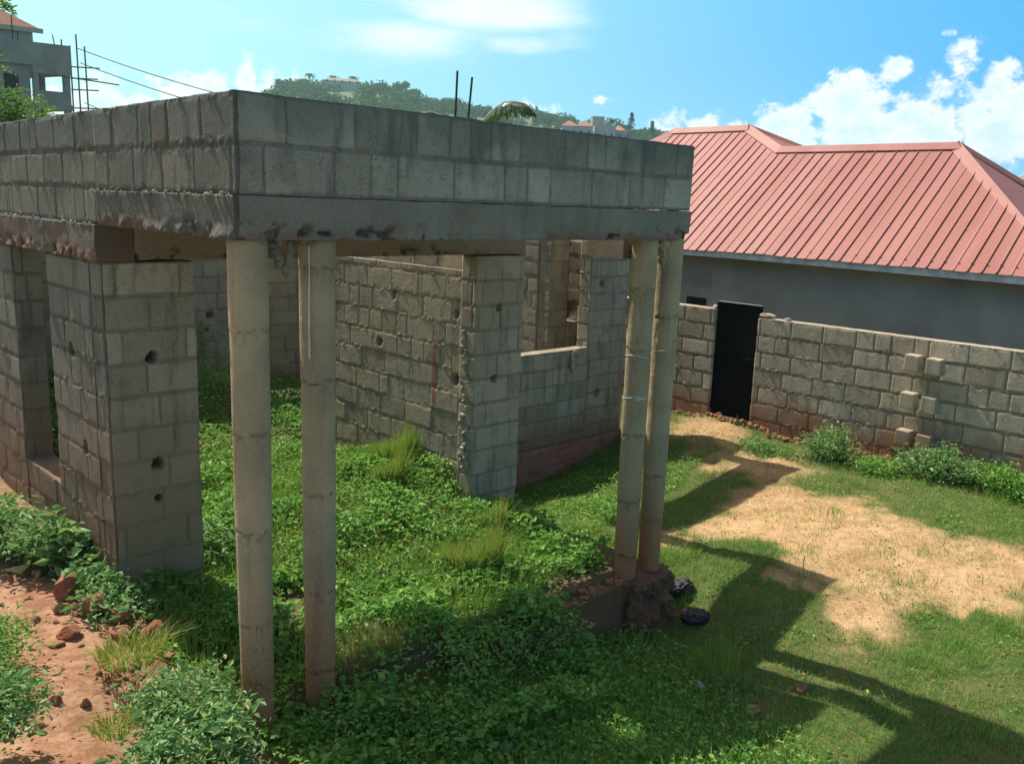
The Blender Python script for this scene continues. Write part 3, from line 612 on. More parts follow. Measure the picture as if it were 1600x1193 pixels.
for i, (y, z, s, lab) in enumerate(((6.76, -1.26, (.07, .06, .04), 'rounded stone lying on the wall end left of the black gate'), (6.0, -1.30, (.09, .13, .035), 'flat lump of mortar on the wall end right of the black gate'), (5.68, -1.32, (.05, .05, .03), 'small pale stone on top of the boundary wall beyond the mortar lump'))):
    V, Fq = rock((10.39, y, z), *s, 900+i); tag(mk('stone', V, Fq, M['mortar'], cols={'tint': np.full(len(V), .5)}, loc=(10.39, y, z-s[2])), lab, 'stone')
mb = MB(); mb.tube([(10.2, 3.78, -2.7), (10.2, 3.78, -2.56)], .012, 8); o = thing('standpipe', 'short water pipe with a blue tap at the foot of the boundary wall', 'water tap', (10.2, 3.78, -2.7)); mb.build('pipe', M['wire'], o)
M['blue'] = plain('blue_tap', (.02, .18, .45), .4); mb = MB(); mb.tube([(10.2, 3.78, -2.57), (10.16, 3.78, -2.55), (10.13, 3.78, -2.6)], .018, 8); mb.box(10.19, 10.21, 3.74, 3.82, -2.545, -2.53); mb.build('tap', M['blue'], o)

# ------------------------------------------------------------ neighbouring house
NH = thing('neighbour_house', 'low grey plastered house with a hipped red ribbed metal roof behind the boundary wall', 'house', (16, 8, -3))
mb = MB(); mb.box(12.9, 16.9, 3.55, 14.1, -3.2, -.56); mb.build('wall', M['plaster'], NH)
Z0, SL = -.575, .727
def zp(x): return Z0+SL*(x-12.5)
XR, XH = 14.89, 15.54
def xtop(y):
    y = np.asarray(y); return np.select([y < 5.52, y < 8.6, y < 9.7, y < 11.47], [12.5+(y-3.13), XR+0*y, XR+(y-8.6)*.59, XH+0*y], XH-(y-11.47))
ys = []; hs = []
y = 3.15; kk = 0
while y < 14.4:
    rh = (.025, .023, .026, .012)[kk % 4]; kk += 1
    for dy, h in ((0, 0), (.084, .0), (.086, rh), (.094, rh), (.112, 0)): ys.append(y+dy); hs.append(h)
    y += .178
ys = np.array(ys); hs = np.array(hs); xt = np.minimum(xtop(ys), XH); nseg = 6
V = []
for k in range(nseg+1):
    x0 = 12.44+.018*(vn(ys*3, ys*0, 8)-.5); X = x0+(xt-x0)*k/nseg; V.append(np.stack([X, ys, zp(X)+hs*(1 if k < nseg else .6)+(vn(ys*1.5, X*1.2, 3)-.5)*.008-(ys < 7.5)*(7.5-ys)*.011*(1-k/nseg)], -1))
V = np.stack(V); idx = np.arange(V.shape[0]*V.shape[1]).reshape(V.shape[:2]); q = np.stack([idx[:-1, :-1], idx[1:, :-1], idx[1:, 1:], idx[:-1, 1:]], -1).reshape(-1, 4)
RF = mk('roof', V.reshape(-1, 3), q, M['roof'], NH, cols={'tint': np.full(V.shape[0]*V.shape[1], .2)})
mb = MB()      # other slopes of the roof
mb.add([(XR, 5.52, zp(XR)), (12.5, 3.13, Z0-.05), (17.28, 3.13, Z0-.05)], [(0, 1, 2)]); mb.add([(XH, 9.7, zp(XH)), (XR, 8.6, zp(XR)), (16.2, 8.6, zp(XR))], [(0, 1, 2)])
mb.add([(XR, 5.52, zp(XR)), (17.28, 3.13, Z0), (17.28, 8.6, Z0), (XR, 8.6, zp(XR))], [(0, 1, 2, 3)]); mb.add([(XH, 9.7, zp(XH)), (18.58, 7.0, Z0), (18.58, 14.5, Z0), (XH, 11.47, zp(XH))], [(0, 1, 2, 3)])
mb.add([(XH, 11.47, zp(XH)), (12.5, 14.51, Z0), (18.58, 14.51, Z0)], [(0, 2, 1)])
mb.build('roof_slope', M['roof'], NH)
mb = MB()      # washered screws on the ribs
for xs in (12.56, 13.15, 13.9, 14.6):
    for i2 in range(0, 62, 2 if xs > 13 else 1):
        yy = 3.15+.178*i2+.089+(rng.random()-.5)*.01
        if xs < float(xtop(yy))-.1: zz = zp(xs)+.002; mb.box(xs-.011, xs+.011, yy-.011, yy+.011, zz, zz+.011)
M['screw'] = plain('galvanised_screw_head', (.8, .78, .75), .4)
mb.build('roofing_screws', M['screw'], RF)['kind'] = 'stuff'
def cap(p, q, w=.13):
    p = np.array(p); q = np.array(q); d = (q-p)/np.linalg.norm(q-p); s = np.cross(d, (0, 0, 1)); s /= np.linalg.norm(s)
    m2 = MB(); V = []
    for e in (p-d*.04, q+d*.04):
        V += [e+s*w+np.array([0, 0, -w*SL*.95+.03]), e+np.array([0, 0, .055]), e-s*w+np.array([0, 0, -w*SL*.95+.03]), e-s*w+np.array([0, 0, -w*SL*.95+.015]), e+np.array([0, 0, .035]), e+s*w+np.array([0, 0, -w*SL*.95+.015])]
    m2.add(V, [(i, (i+1) % 6, 6+(i+1) % 6, 6+i) for i in range(6)]+[(5, 4, 3, 2, 1, 0), (6, 7, 8, 9, 10, 11)]); m2.build('ridge_cap', M['roof'], RF)
cap((XR, 5.52, zp(XR)), (XR, 8.6, zp(XR))); cap((XH, 9.7, zp(XH)), (XH, 11.47, zp(XH))); cap((12.5, 3.13, Z0-.05), (XR, 5.52, zp(XR))); cap((XR, 8.6, zp(XR)), (XH, 9.7, zp(XH))); cap((XH, 11.47, zp(XH)), (12.5, 14.51, Z0)); cap((XR, 5.52, zp(XR)), (17.28, 3.13, Z0)); cap((16.2, 8.6, zp(XR)), (XH, 9.7, zp(XH)))
mb = MB(); V = [(x, yy, z0+(-(7.5-yy)*.011 if yy < 7.5 else 0)) for yy in (3.1, 7.5, 14.5) for x, z0 in ((12.48, -.60), (12.505, -.60), (12.505, -.72), (12.48, -.72))]
mb.add(V, [(i*4+k, i*4+(k+1) % 4, (i+1)*4+(k+1) % 4, (i+1)*4+k) for i in (0, 1) for k in range(4)]+[(3, 2, 1, 0), (8, 9, 10, 11)]); mb.build('fascia_board', M['fascia'], NH)
mb = MB(); mb.box(12.506, 12.9, 3.2, 14.4, -.695, -.675); mb.build('soffit', M['plaster'], NH)
mb = MB()
for i in range(7): mb.box(12.885, 12.91, 8.56, 9.08, -1.26+i*.04, -1.24+i*.04); mb.box(12.885, 12.91, 9.18, 9.7, -1.26+i*.04, -1.24+i*.04)
mb.build('ventilation_louvre', M['plaster'], NH)
mb = MB(); mb.box(12.89, 12.95, 8.62, 9.02, -2.1, -1.45); mb.box(12.89, 12.95, 9.25, 9.6, -2.1, -1.43); mb.build('window', M['dark'], NH)

# ------------------------------------------------------------ vegetation
def leaves(P, size, up=.6, asp=.55, seed=0, yellow=.06, fold=.25, droop=0.0):
    """diamond leaves, folded on the midrib. P (n,3); size scalar or (n,)"""
    r = np.random.default_rng(seed); n = len(P); s = (size*np.ones(n))*r.uniform(.6, 1.25, n)
    a = r.uniform(0, 2*np.pi, n); d = np.stack([np.cos(a), np.sin(a), r.normal(0, .35, n)-droop], 1); d /= np.linalg.norm(d, axis=1)[:, None]
    nn = r.normal(0, 1-up, (n, 3))+np.array([0, 0, 1.0])*up+.0; nn -= (nn*d).sum(1)[:, None]*d; nn /= np.linalg.norm(nn, axis=1)[:, None]+1e-9
    b = np.cross(nn, d); S = s[:, None]
    base = P; tip = P+d*S-nn*S*.12; l = P+d*S*.45+b*S*asp*.5+nn*S*fold*asp; rr = P+d*S*.45-b*S*asp*.5+nn*S*fold*asp
    V = np.stack([base, rr, tip, l], 1).reshape(-1, 3); i = np.arange(n)[:, None]*4
    Fc = np.concatenate([i+np.array([[0, 1, 2]]), i+np.array([[0, 2, 3]])])
    t = r.random(n); y = (r.random(n) < yellow)*r.uniform(.4, 1, n)
    col = np.repeat(np.stack([t, y, t], 1), 4, 0)
    return V, Fc, col
def blades(P, h, w, seed=0, lean=.5, yellow=.1, bend=.5, az_c=None):
    r = np.random.default_rng(seed); n = len(P); H = (h*np.ones(n))*r.uniform(.5, 1.3, n); Wd = w*r.uniform(.6, 1.3, n)
    a = r.uniform(0, 2*np.pi, n); k = np.abs(r.normal(0, lean, n))
    if az_c is not None: a = np.arctan2(P[:, 1]-az_c[1], P[:, 0]-az_c[0])+r.normal(0, .7, n)
    o = np.stack([np.cos(a), np.sin(a), np.zeros(n)], 1); s = r.uniform(0, 2*np.pi, n); sd_ = np.stack([np.cos(s), np.sin(s), np.zeros(n)], 1)
    up = np.array([0, 0, 1.0]); W_ = Wd[:, None]*.5; Hh = H[:, None]; K = k[:, None]
    mid = P+up*Hh*.55+o*Hh*K*.3; tip = P+up*Hh*(1-.25*np.minimum(K, 1.5)*bend)+o*Hh*K
    V = np.stack([P-sd_*W_, P+sd_*W_, mid+sd_*W_*.8, mid-sd_*W_*.8, tip], 1).reshape(-1, 3); i = np.arange(n)[:, None]*5
    Fc = np.concatenate([i+np.array([[0, 1, 2]]), i+np.array([[0, 2, 3]]), i+np.array([[3, 2, 4]])])
    t = r.random(n); y = (r.random(n) < yellow)*r.uniform(.3, 1, n)
    return V, Fc, np.repeat(np.stack([t, y, t], 1), 5, 0)
def rpts(n, x0, x1, y0, y1, seed):
    r = np.random.default_rng(seed); return r.uniform(x0, x1, n), r.uniform(y0, y1, n)
def join(parts):
    V = []; Fc = []; Cc = []; n = 0
    for v, f, c in parts: V.append(v); Fc.append(f+n); Cc.append(c); n += len(v)
    return np.concatenate(V), np.concatenate(Fc), np.concatenate(Cc)

# lawn
x, y = rpts(330000, 2.0, 10.25, .6, 8.6, 1)
g = grassmask(x, y); dist = np.hypot(x, y)
cl = fbm(x*3, y*3, 77, 4)
g2 = np.maximum(g**1.3, .07+.30*sstep(.5, .60, fbm(x*4, y*4, 88, 4)))
ok = (rng.random(len(x)) < g2*(.35+1.1*cl)*np.clip(1.25-(dist-3)*.07, .5, 1)) & ~((x < 5.33) & (y > 3.7)) & ~((y > 7.95) & (x < 9.98)) & (x/np.maximum(y, .1) > .62)
ok &= ~((x < 5.4) & (y > 3.5))
x = x[ok]; y = y[ok]; P = np.stack([x, y, gz(x, y)-.004], 1)
hh = (.5+.5*sstep(.2, .7, g[ok]))*.028+.03*fbm(x*1.2, y*1.2, 55, 3)+.05*sstep(.55, .75, fbm(x*.9, y*.9, 13, 3))*(x < 7)+.055*sstep(.66, .76, fbm(x*4.5, y*4.5, 14, 3))
yl = np.clip((fbm(x*1.1, y*1.1, 91, 3)-.42)*2.2, 0, .8)
V, Fc, cl_ = blades(P, hh, .0042, 5, .7, .0)
cl_[:, 1] = np.repeat((rng.random(len(x)) < yl)*rng.uniform(.3, 1, len(x)), 5)
tag(mk('lawn_grass', V, Fc, M['lawn'], cols={'tint': cl_}), 'short mown-looking green grass covering the yard right of the porch', 'grass', kind='stuff')

# rosettes of small broad weeds in the turf and dry litter everywhere
x, y = rpts(9000, 5.2, 10.0, .8, 7.2, 61); ok = (grassmask(x, y) > .5) & (fbm(x*3.1, y*3.1, 62, 3) > .58) & (x/np.maximum(y, .1) > .75); x = x[ok]; y = y[ok]
V, Fc, cl_ = leaves(np.stack([x, y, gz(x, y)+.015+rng.random(len(x))*.03], 1), .035, .75, .6, 63, .05)
tag(mk('lawn_weeds', V, Fc, M['weed'], cols={'tint': cl_}), 'small broad-leaved weeds scattered through the lawn', 'weeds', kind='stuff')
x, y = rpts(2600, .9, 10.0, .8, 7.2, 64); ok = ((x > 5.2) | (x < 1.85)) & ((x/np.maximum(y, .1) > .72) | (x < 1.85)); x = x[ok]; y = y[ok]
V, Fc, cl_ = leaves(np.stack([x, y, gz(x, y)+.012], 1), .03, .8, .5, 65, 1.0)
V2, F2, c2_ = blades(np.stack([x[:700]+.07, y[:700], gz(x[:700], y[:700])+.008], 1), .05, .003, 66, 2.2, 1.0); V2[:, 2] = np.minimum(V2[:, 2], gz(V2[:, 0], V2[:, 1])+.02)
V, Fc, cl_ = join([(V, Fc, cl_), (V2, F2, c2_)]); M['litter'] = leafmat('dry_leaf_litter', (.3, .2, .1), (.45, .34, .2), (.35, .22, .11), .15, .8)
tag(mk('leaf_litter', V, Fc, M['litter'], cols={'tint': cl_}), 'dry leaf and straw litter lying on bare soil and grass', 'litter', kind='stuff')

# creeping weeds over the porch floor, the room behind and the slope in front
def weedzone(x, y):
    a = (x > 2.05) & (x < 5.05) & (y > 3.95) & (y < 5.5)
    b = ((x > 2.5) & (x < 4.93) & (y >= 5.5) & (y < 10.9)) | ((x > 4.9) & (x < 8) & (y > 8.5) & (y < 11.9)) | ((x > 1.9) & (x <= 2.4) & (y > 4.0) & (y < 5.45))
    c = (x > 1.9) & (x < 4.7) & (y > 2.9) & (y <= 3.95)
    e = (x > 5.35) & (x < 9.0) & (y > 4.9) & (y < 7.25) & (y-4.9 > (x-5.35)*.25)
    s = np.where(a | b, 1.0, 0)+np.where(c, 1.3*sstep(2.9, 3.3, y)*sstep(4.25, 3.95, x), 0)+np.where(e, .30+.5*(y > 6.6), 0)
    dr = pdist(x, y, DRY); s = np.where(dr < 0, s*.18, s)
    bare = np.hypot((x-2.75)/.2, (y-4.75)/.28) < 1; s = np.where(bare, s*.08, s)
    bare = ((x > 4.1+.15*fbm(y*9, x*9, 4, 2)) & (x < 5.0) & (y < 4.0) & (y > 3.6)); s = np.where(bare, s*.0, s)
    return s
x, y = rpts(250000, 1.85, 9.0, 2.9, 11.9, 3)
s = weedzone(x, y)*(.5+.9*fbm(x*2.5, y*2.5, 41, 3))*np.where(y > 7.5, .6, 1)
ok = rng.random(len(x)) < s; x = x[ok]; y = y[ok]
def wh(x, y): return .25*sstep(8.5, 10, y)*(x > 4.9)+ np.where(x > 5.3, .35, 1)*(.04+.26*np.clip(fbm(x*2.0, y*2.0, 61, 4)*1.9-.5, 0, 1))*np.where(y < 3.9, .9, 1)+.25*sstep(8.3, 9.8, y)*sstep(4.4, 3, x*0+3.5)
hw = wh(x, y); zz = gz(x, y, False)+hw*(1-rng.random(len(x))**2*.9)
zz = np.where((y < 3.95) & (x > 2.3), np.maximum(zz, gz(x, y, False)+hw*rng.random(len(x))+(-2.66-gz(x, y, False))*sstep(3.25, 3.75, y)*.95), zz)
V, Fc, cl_ = leaves(np.stack([x, y, zz], 1), np.where(fbm(x*2, y*2, 19, 2) > .52, .052, .034)*np.where(rng.random(len(x)) > .93, 1.7, 1), .62, .6, 9, .03)
o = mk('creeping_weeds', V, Fc, M['weed'], cols={'tint': cl_}); tag(o, 'mat of bright green creeping weeds filling the porch floor between the columns', 'weeds', kind='stuff')
# thin grass mixed in
x, y = rpts(26000, 1.9, 5.0, 3.0, 7.5, 33); ok = (weedzone(x, y) > .1) & (rng.random(len(x)) < .35+.6*(fbm(x*1.3, y*1.3, 5, 2) > .55)); x = x[ok]; y = y[ok]
V, Fc, cl_ = blades(np.stack([x, y, gz(x, y, False)], 1), .17, .005, 6, .45, .12)
tag(mk('wild_grass', V, Fc, M['tus'], cols={'tint': cl_}), 'thin wild grass growing through the weeds inside the porch', 'grass', kind='stuff')
x, y = rpts(22000, 1.95, 5.4, 1.6, 3.75, 35); ok = (rng.random(len(x)) < .75*sstep(4.9, 4.0, x+(y-2.6)*-.35)) & (x > 1.0+.3*y); x = x[ok]; y = y[ok]
V, Fc, cl_ = blades(np.stack([x, y, gz(x, y, False)-.01], 1), .13, .006, 8, .6, .05)
V2, F2, c2_ = leaves(np.stack([x[:9000], y[:9000], gz(x[:9000], y[:9000], False)+rng.uniform(.01, .1, 9000)], 1), .04, .6, .6, 10)
V, Fc, cl_ = join([(V, Fc, cl_), (V2, F2, c2_)])
tag(mk('rough_grass', V, Fc, M['weed'], cols={'tint': cl_}), 'rough dark green grass in the shade in front of the porch', 'grass', kind='stuff')
x, y = rpts(9000, 2.4, 3.3, 3.4, 4.35, 36); ok = pdist(x, y, DRY) < .03*rng.random(len(x)); x = x[ok]; y = y[ok]
V, Fc, cl_ = blades(np.stack([x, y, gz(x, y, False)-.01+.15*sstep(3.4, 3.9, y)*0], 1), .11, .005, 18, .9, .5)
tag(mk('dry_grass', V, Fc, M['dry'], cols={'tint': cl_}), 'patch of yellowed dry grass on the edge in front of the second column', 'grass', kind='stuff')

def tussock(x, y, z, h, r, n, seed, label, yellow=.35, mat='tus', lean=.24):
    q = np.random.default_rng(seed); a = q.uniform(0, 6.28, n); rr = r*np.sqrt(q.random(n))*.5
    P = np.stack([x+rr*np.cos(a), y+rr*np.sin(a), np.full(n, z-.02)], 1)
    V, Fc, c = blades(P, h, .006, seed, lean, yellow, .5, (x, y)); c[:, 1] = np.maximum(c[:, 1], 0)
    # older straw-coloured blades low on the outside
    tag(mk('grass_tussock', V, Fc, M[mat], cols={'tint': c}, loc=(x, y, z)), label, 'grass tussock', 'grass tussocks')
tussock(5.02-.2, 6.55, -2.6, .50, .36, 1700, 1, 'tallest reddish-green grass tussock against the partition wall inside the porch', .2)
tussock(4.45, 6.15, -2.6, .42, .24, 900, 2, 'narrow straw-coloured grass tussock just in front of the tallest one')
tussock(4.25, 6.7, -2.6, .28, .26, 450, 3, 'green grass tussock left of the tallest one behind the second column', .15)
tussock(4.05, 4.55, -2.66, .32, .42, 1500, 4, 'wide low tussock with orange straw in the middle of the porch weeds')
tussock(4.62, 5.0, -2.64, .28, .24, 450, 5, 'small yellow-green tussock at the foot of the right block pier')
tussock(3.6, 6.5, -2.6, .26, .3, 450, 6, 'pale grass tussock seen between the two near columns', .1)
tussock(1.60, 4.55, -2.46, .15, .34, 420, 7, 'thin grass tuft on the red path edge beside the wall shadow', .45, 'tus', .9)
tussock(1.22, 3.75, -2.35, .10, .16, 150, 8, 'small yellowish grass tuft in the middle of the red path', .5, 'tus', .9)
tussock(5.0, 3.05, -2.96, .14, .1, 40, 9, 'tiny sprig of grass standing in the shade before the column pad', .1)
tussock(4.75, 2.88, -2.92, .13, .3, 300, 10, 'lit grass tuft beside the pale plastic scrap', .05)
tussock(1.78, 4.25, -2.55, .14, .16, 200, 11, 'grass tuft between the leafy weed clumps near the first column', .2)

def bush(x, y, z, rx, ry, h, n, leaf, seed, label, mat='bush', up=.4, asp=.5, yellow=.08, group='leafy weed clumps'):
    q = np.random.default_rng(seed); k = max(5, int(n/160)); st = MB(); Ps = []
    for i in range(k):
        a = q.uniform(0, 6.28); rr = math.sqrt(q.random()); tipx = x+rx*rr*math.cos(a); tipy = y+ry*rr*math.sin(a); hh = h*(1-.55*rr*rr)*q.uniform(.7, 1.12)
        p0 = np.array([x+(tipx-x)*.25, y+(tipy-y)*.25, z-.02]); p1 = np.array([tipx, tipy, z+hh])
        st.tube([p0, (p0+p1)/2+np.array([0, 0, hh*.1]), p1], [.004, .003, .0015], 4)
        m = n//k; t = q.uniform(.12, 1.03, m)[:, None]**.8; c = p0*(1-t)+p1*t+np.array([0, 0, hh*.4])*(t*(1-t)); sp_ = .03+.06*(1-np.abs(t-.6))
        Ps.append(c+q.normal(0, 1, (m, 3))*sp_*np.array([1, 1, .6]))
    P = np.concatenate(Ps); P[:, 2] = np.maximum(P[:, 2], z+.005)
    o = thing('weed_clump', label, 'weed clump', (x, y, z), group)
    V, Fc, c = leaves(P, leaf*q.choice([.55, .8, 1.0, 1.0, 1.35, 1.7], len(P)), up, asp, seed, yellow+.04); mk('foliage', V, Fc, M[mat], o, cols={'tint': c}); st.build('stems', M['bark'] if False else M[mat], o)
    return o
G = lambda x, y: float(gz(np.array([x]), np.array([y]), False)[0])
bush(1.50, 6.55, -2.45, .30, .62, .30, 3000, .045, 21, 'wide silvery-green weed clump at the left edge against the house wall')
bush(1.72, 6.05, -2.5, .12, .15, .34, 420, .085, 22, 'broad-leaved weed with a yellow leaf beside the pier at the left')
bush(1.79, 5.72, -2.52, .10, .14, .20, 420, .065, 23, 'small broad-leaved plant at the foot of the left block pier')
bush(1.76, 5.30, -2.52, .12, .26, .13, 900, .04, 24, 'low leafy weeds trailing over stones at the pier foot')
bush(.98, 4.85, -2.4, .18, .42, .20, 4200, .026, 25, 'rounded feathery bright green weed at the left edge', 'weed', .45, .4)
bush(.82, 4.05, -2.3, .22, .32, .14, 2400, .032, 26, 'pale green low weeds in the bottom left corner', 'bush')
bush(1.50, 3.85, -2.44, .14, .2, .13, 1500, .032, 27, 'dense dark green weed clump at the bottom beside the path', 'bush')
bush(1.77, 4.05, -2.57, .11, .28, .15, 1300, .030, 28, 'upright small-leaved weeds left of the first column', 'bush', .4, .5, .18)
bush(1.66, 3.66, -2.66, .09, .18, .10, 800, .036, 29, 'leafy weeds spilling against the foot of the first column', 'bush')
bush(1.62, 3.55, -2.5, .12, .16, .14, 900, .045, 30, 'round-leaved weeds at the bottom edge left of the first column', 'bush')
bush(1.35, 3.42, -2.40, .18, .12, .08, 800, .036, 20, 'low weeds at the very bottom edge in front of the red path', 'bush')
bush(9.75, 4.62, G(9.75, 4.62), .24, .30, .40, 3000, .034, 31, 'tall feathery bush against the boundary wall left of the water tap', 'bush', .35, .45, .15, 'bushes along the boundary wall')
bush(9.85, 3.38, G(9.85, 3.38), .28, .42, .38, 3600, .040, 32, 'largest leafy bush against the boundary wall right of the water tap', 'bush', .35, .45, .15, 'bushes along the boundary wall')
bush(9.85, 2.75, G(9.85, 2.75), .25, .4, .26, 2400, .036, 33, 'dark low bush at the right edge below the boundary wall', 'weed', .4, .5, .05, 'bushes along the boundary wall')
bush(9.6, 5.35, G(9.6, 5.35), .14, .5, .10, 1600, .034, 34, 'strip of low weeds on the earth bank nearest the gate', 'bush', .45, .5, .1, 'bushes along the boundary wall')
bush(9.7, 3.98, G(9.7, 3.98), .2, .35, .13, 1800, .034, 35, 'low green weeds between the two big bushes by the wall', 'weed', .45, .5, .1, 'bushes along the boundary wall')
bush(4.80, 4.30, -2.69, .2, .22, .16, 1300, .045, 36, 'weed heap at the right end of the porch beside the column pair', 'weed', .5, .6, .03)
bush(3.15, 7.3, -2.6, .2, .3, .3, 500, .05, 37, 'leggy weed in the dark doorway beyond the near columns', 'weed', .5, .6, .03)
bush(2.62, 5.75, -2.6, .12, .2, .32, 260, .05, 38, 'pale leafy weed growing beside the left block pier inside', 'bush', .5, .6, .1)
mb = MB()
q = np.random.default_rng(5)
mb.tube([(6.1, 3.0, -2.86), (6.12, 3.02, -2.7), (6.08, 3.0, -2.55)], .004, 5); o = mb.build('dry_stalk', M['dry'], loc=(6.1, 3.0, -2.86)); tag(o, 'single pale dry stalk standing in the shadow tip on the lawn', 'stalk')

# stones, rubble, litter
def stone(x, y, sx, sy, sz, seed, label, mat='stone', cat='stone', sink=.25, name='stone', group='stones on the red path'):
    z = G(x, y); V, Fq = rock((x, y, z+sz*(1-sink)), sx, sy, sz, seed, 14)
    tag(mk(name, V, Fq, M[mat], cols={'tint': np.full(len(V), .3)}, loc=(x, y, z)), label, cat, group)
stone(1.60, 5.62, 0.077, 0.084, 0.105, 3, 'dark red upright brick-like stone nearest the leafy plants', 'brickpc')
stone(1.66, 5.36, 0.098, 0.112, 0.084, 4, 'largest rounded pinkish stone at the foot of the left pier')
stone(1.76, 5.15, 0.077, 0.070, 0.070, 5, 'flat stone leaning right of the largest rounded stone')
stone(1.45, 5.10, 0.070, 0.063, 0.056, 6, 'dark wedge-shaped stone lowest on the red path', 'brickpc')
stone(1.88, 4.95, 0.098, 0.070, 0.070, 7, 'half-lit orange brick piece on the shadow edge', 'brickpc')
stone(1.70, 5.0, 0.070, 0.084, 0.049, 8, 'brown flat stone between the weeds on the path')
stone(1.52, 5.45, 0.049, 0.042, 0.035, 9, 'small stone left of the largest rounded stone')
stone(1.36, 5.02, 0.049, 0.042, 0.022, 10, 'flat chip of stone on the open red path')
stone(1.80, 4.85, 0.056, 0.049, 0.028, 12, 'small pale chip just below the half-lit brick')
stone(5.02, 2.40, 0.055, 0.050, 0.050, 13, 'round pale lump of earth on the sunny lawn', 'stone', 'stone', .25, 'stone', 'stones in the yard')
stone(4.58, 2.48, 0.060, 0.050, 0.040, 14, 'brownish stone lying on the shadow edge in the lawn', 'stone', 'stone', .25, 'stone', 'stones in the yard')
stone(4.30, 3.02, 0.055, 0.040, 0.030, 15, 'red brick fragment in the shade left of the plastic scrap', 'brickpc', 'brick', .2, 'brick', 'stones in the yard')
stone(3.85, 2.30, 0.045, 0.040, 0.030, 16, 'reddish stone half hidden in shaded grass near the bottom', 'brickpc', 'stone', .3, 'stone', 'stones in the yard')
stone(4.10, 2.02, 0.045, 0.050, 0.020, 17, 'flat pinkish stone in the small sunlit patch at the bottom', 'stone', 'stone', .3, 'stone', 'stones in the yard')
stone(2.62, 4.0, 0.050, 0.050, 0.040, 18, 'orange stone lit between the two near columns', 'brickpc', 'stone', .2, 'stone', 'stones in the yard')
stone(5.45, 3.62, 0.050, 0.045, 0.035, 19, 'pale stone beside the column pad near the black bags', 'stone', 'stone', .2, 'stone', 'stones in the yard')
q = np.random.default_rng(77); peb = []
for i in range(520):
    if i < 120 or i >= 260:
        y = 4.0+2.3*q.random()**.6; x = min(1.85, .80+.165*y+q.normal(0, .10)) if i < 420 else q.uniform(1.0, 1.75)
    elif i < 170: x, y = q.uniform(4.4, 4.9), q.uniform(3.74, 3.95)
    else: x, y = q.uniform(5.6, 9.5), q.uniform(1.5, 6)
    zz = G(x, y) if not (120 <= i < 170) else -2.685
    peb.append((x, y, zz, (q.uniform(.005, .028)*(1 if i % 4 else 1.3) if (i < 170 or i >= 260) else q.uniform(.004, .012))))
o = lumps('pebbles', None, M['stone'], peb, 400); tag(o, 'scattered small pebbles and crumbs of red earth on bare ground', 'pebbles', kind='stuff')
# rubble bank along the foot of the boundary wall
q = np.random.default_rng(78); bank = [(10.22+q.normal(0, .05), yy, G(10.2, yy)+q.uniform(-.01, .03), q.uniform(.015, .05)) for yy in np.linspace(3.2, 7.6, 150)]
o = lumps('earth_rubble', None, M['stone'], bank, 1500); tag(o, 'crumbling earth and rubble bank along the foot of the boundary wall', 'rubble', kind='stuff')
# crumpled plastic
def crumple(name, x, y, sx, sy, sz, seed, mat, label, cat, amp=.45, n=44):
    q = np.random.default_rng(seed); z0 = G(x, y); u = np.linspace(0, 2*np.pi, n, endpoint=False); v = np.linspace(.03, np.pi-.03, n//2); U, Vv = np.meshgrid(u, v)
    X = np.sin(Vv)*np.cos(U); Y = np.sin(Vv)*np.sin(U); Z = np.cos(Vv)
    rd = 1+amp*(np.abs(fbm(X*3.5+9, Y*3.5+Z*3+9, seed, 3)-.5)*-3+.35)+amp*.5*(np.abs(fbm(X*8+3, Z*8+Y*5+3, seed+4, 2)-.5)*-2+.3)
    P = np.stack([x+X*rd*sx, y+Y*rd*sy, z0+sz*.75+Z*rd*sz], -1); P[..., 2] = np.maximum(P[..., 2], z0-.01)
    idx = np.arange(U.size).reshape(U.shape); Fq = np.stack([idx[:-1], np.roll(idx[:-1], -1, 1), np.roll(idx[1:], -1, 1), idx[1:]], -1).reshape(-1, 4)[:, ::-1]
    V = P.reshape(-1, 3); k = len(V); V = np.concatenate([V, [V[:n].mean(0), V[-n:].mean(0)]])
    t1 = np.stack([idx[0], np.roll(idx[0], -1), np.full(n, k)], -1); t2 = np.stack([np.roll(idx[-1], -1), idx[-1], np.full(n, k+1)], -1)
    tag(mk(name, V, [Fq, t1, t2], M[mat], cols={'tint': np.zeros(len(V))}, loc=(x, y, z0), smooth=True), label, cat)
crumple('plastic_bag', 5.64, 3.80, .11, .10, .065, 3, 'bag', 'shiny crumpled black plastic bag in the sun behind the column pad', 'plastic bag')
crumple('plastic_bag', 5.46, 3.52, .13, .09, .04, 8, 'bag', 'flattened black plastic bag in the shadow just below the shiny one', 'plastic bag')
crumple('plastic_bottle', 4.62, 2.92, .03, .055, .02, 12, 'bottle', 'crushed pale blue plastic bottle scrap on the shadow edge of the lawn', 'plastic bottle', .25, 24)
crumple('plastic_scrap', 3.0, 3.05, .05, .04, .02, 15, 'bottle', 'small translucent plastic scrap lying in the dark grass before the second column', 'plastic scrap', .5, 24)

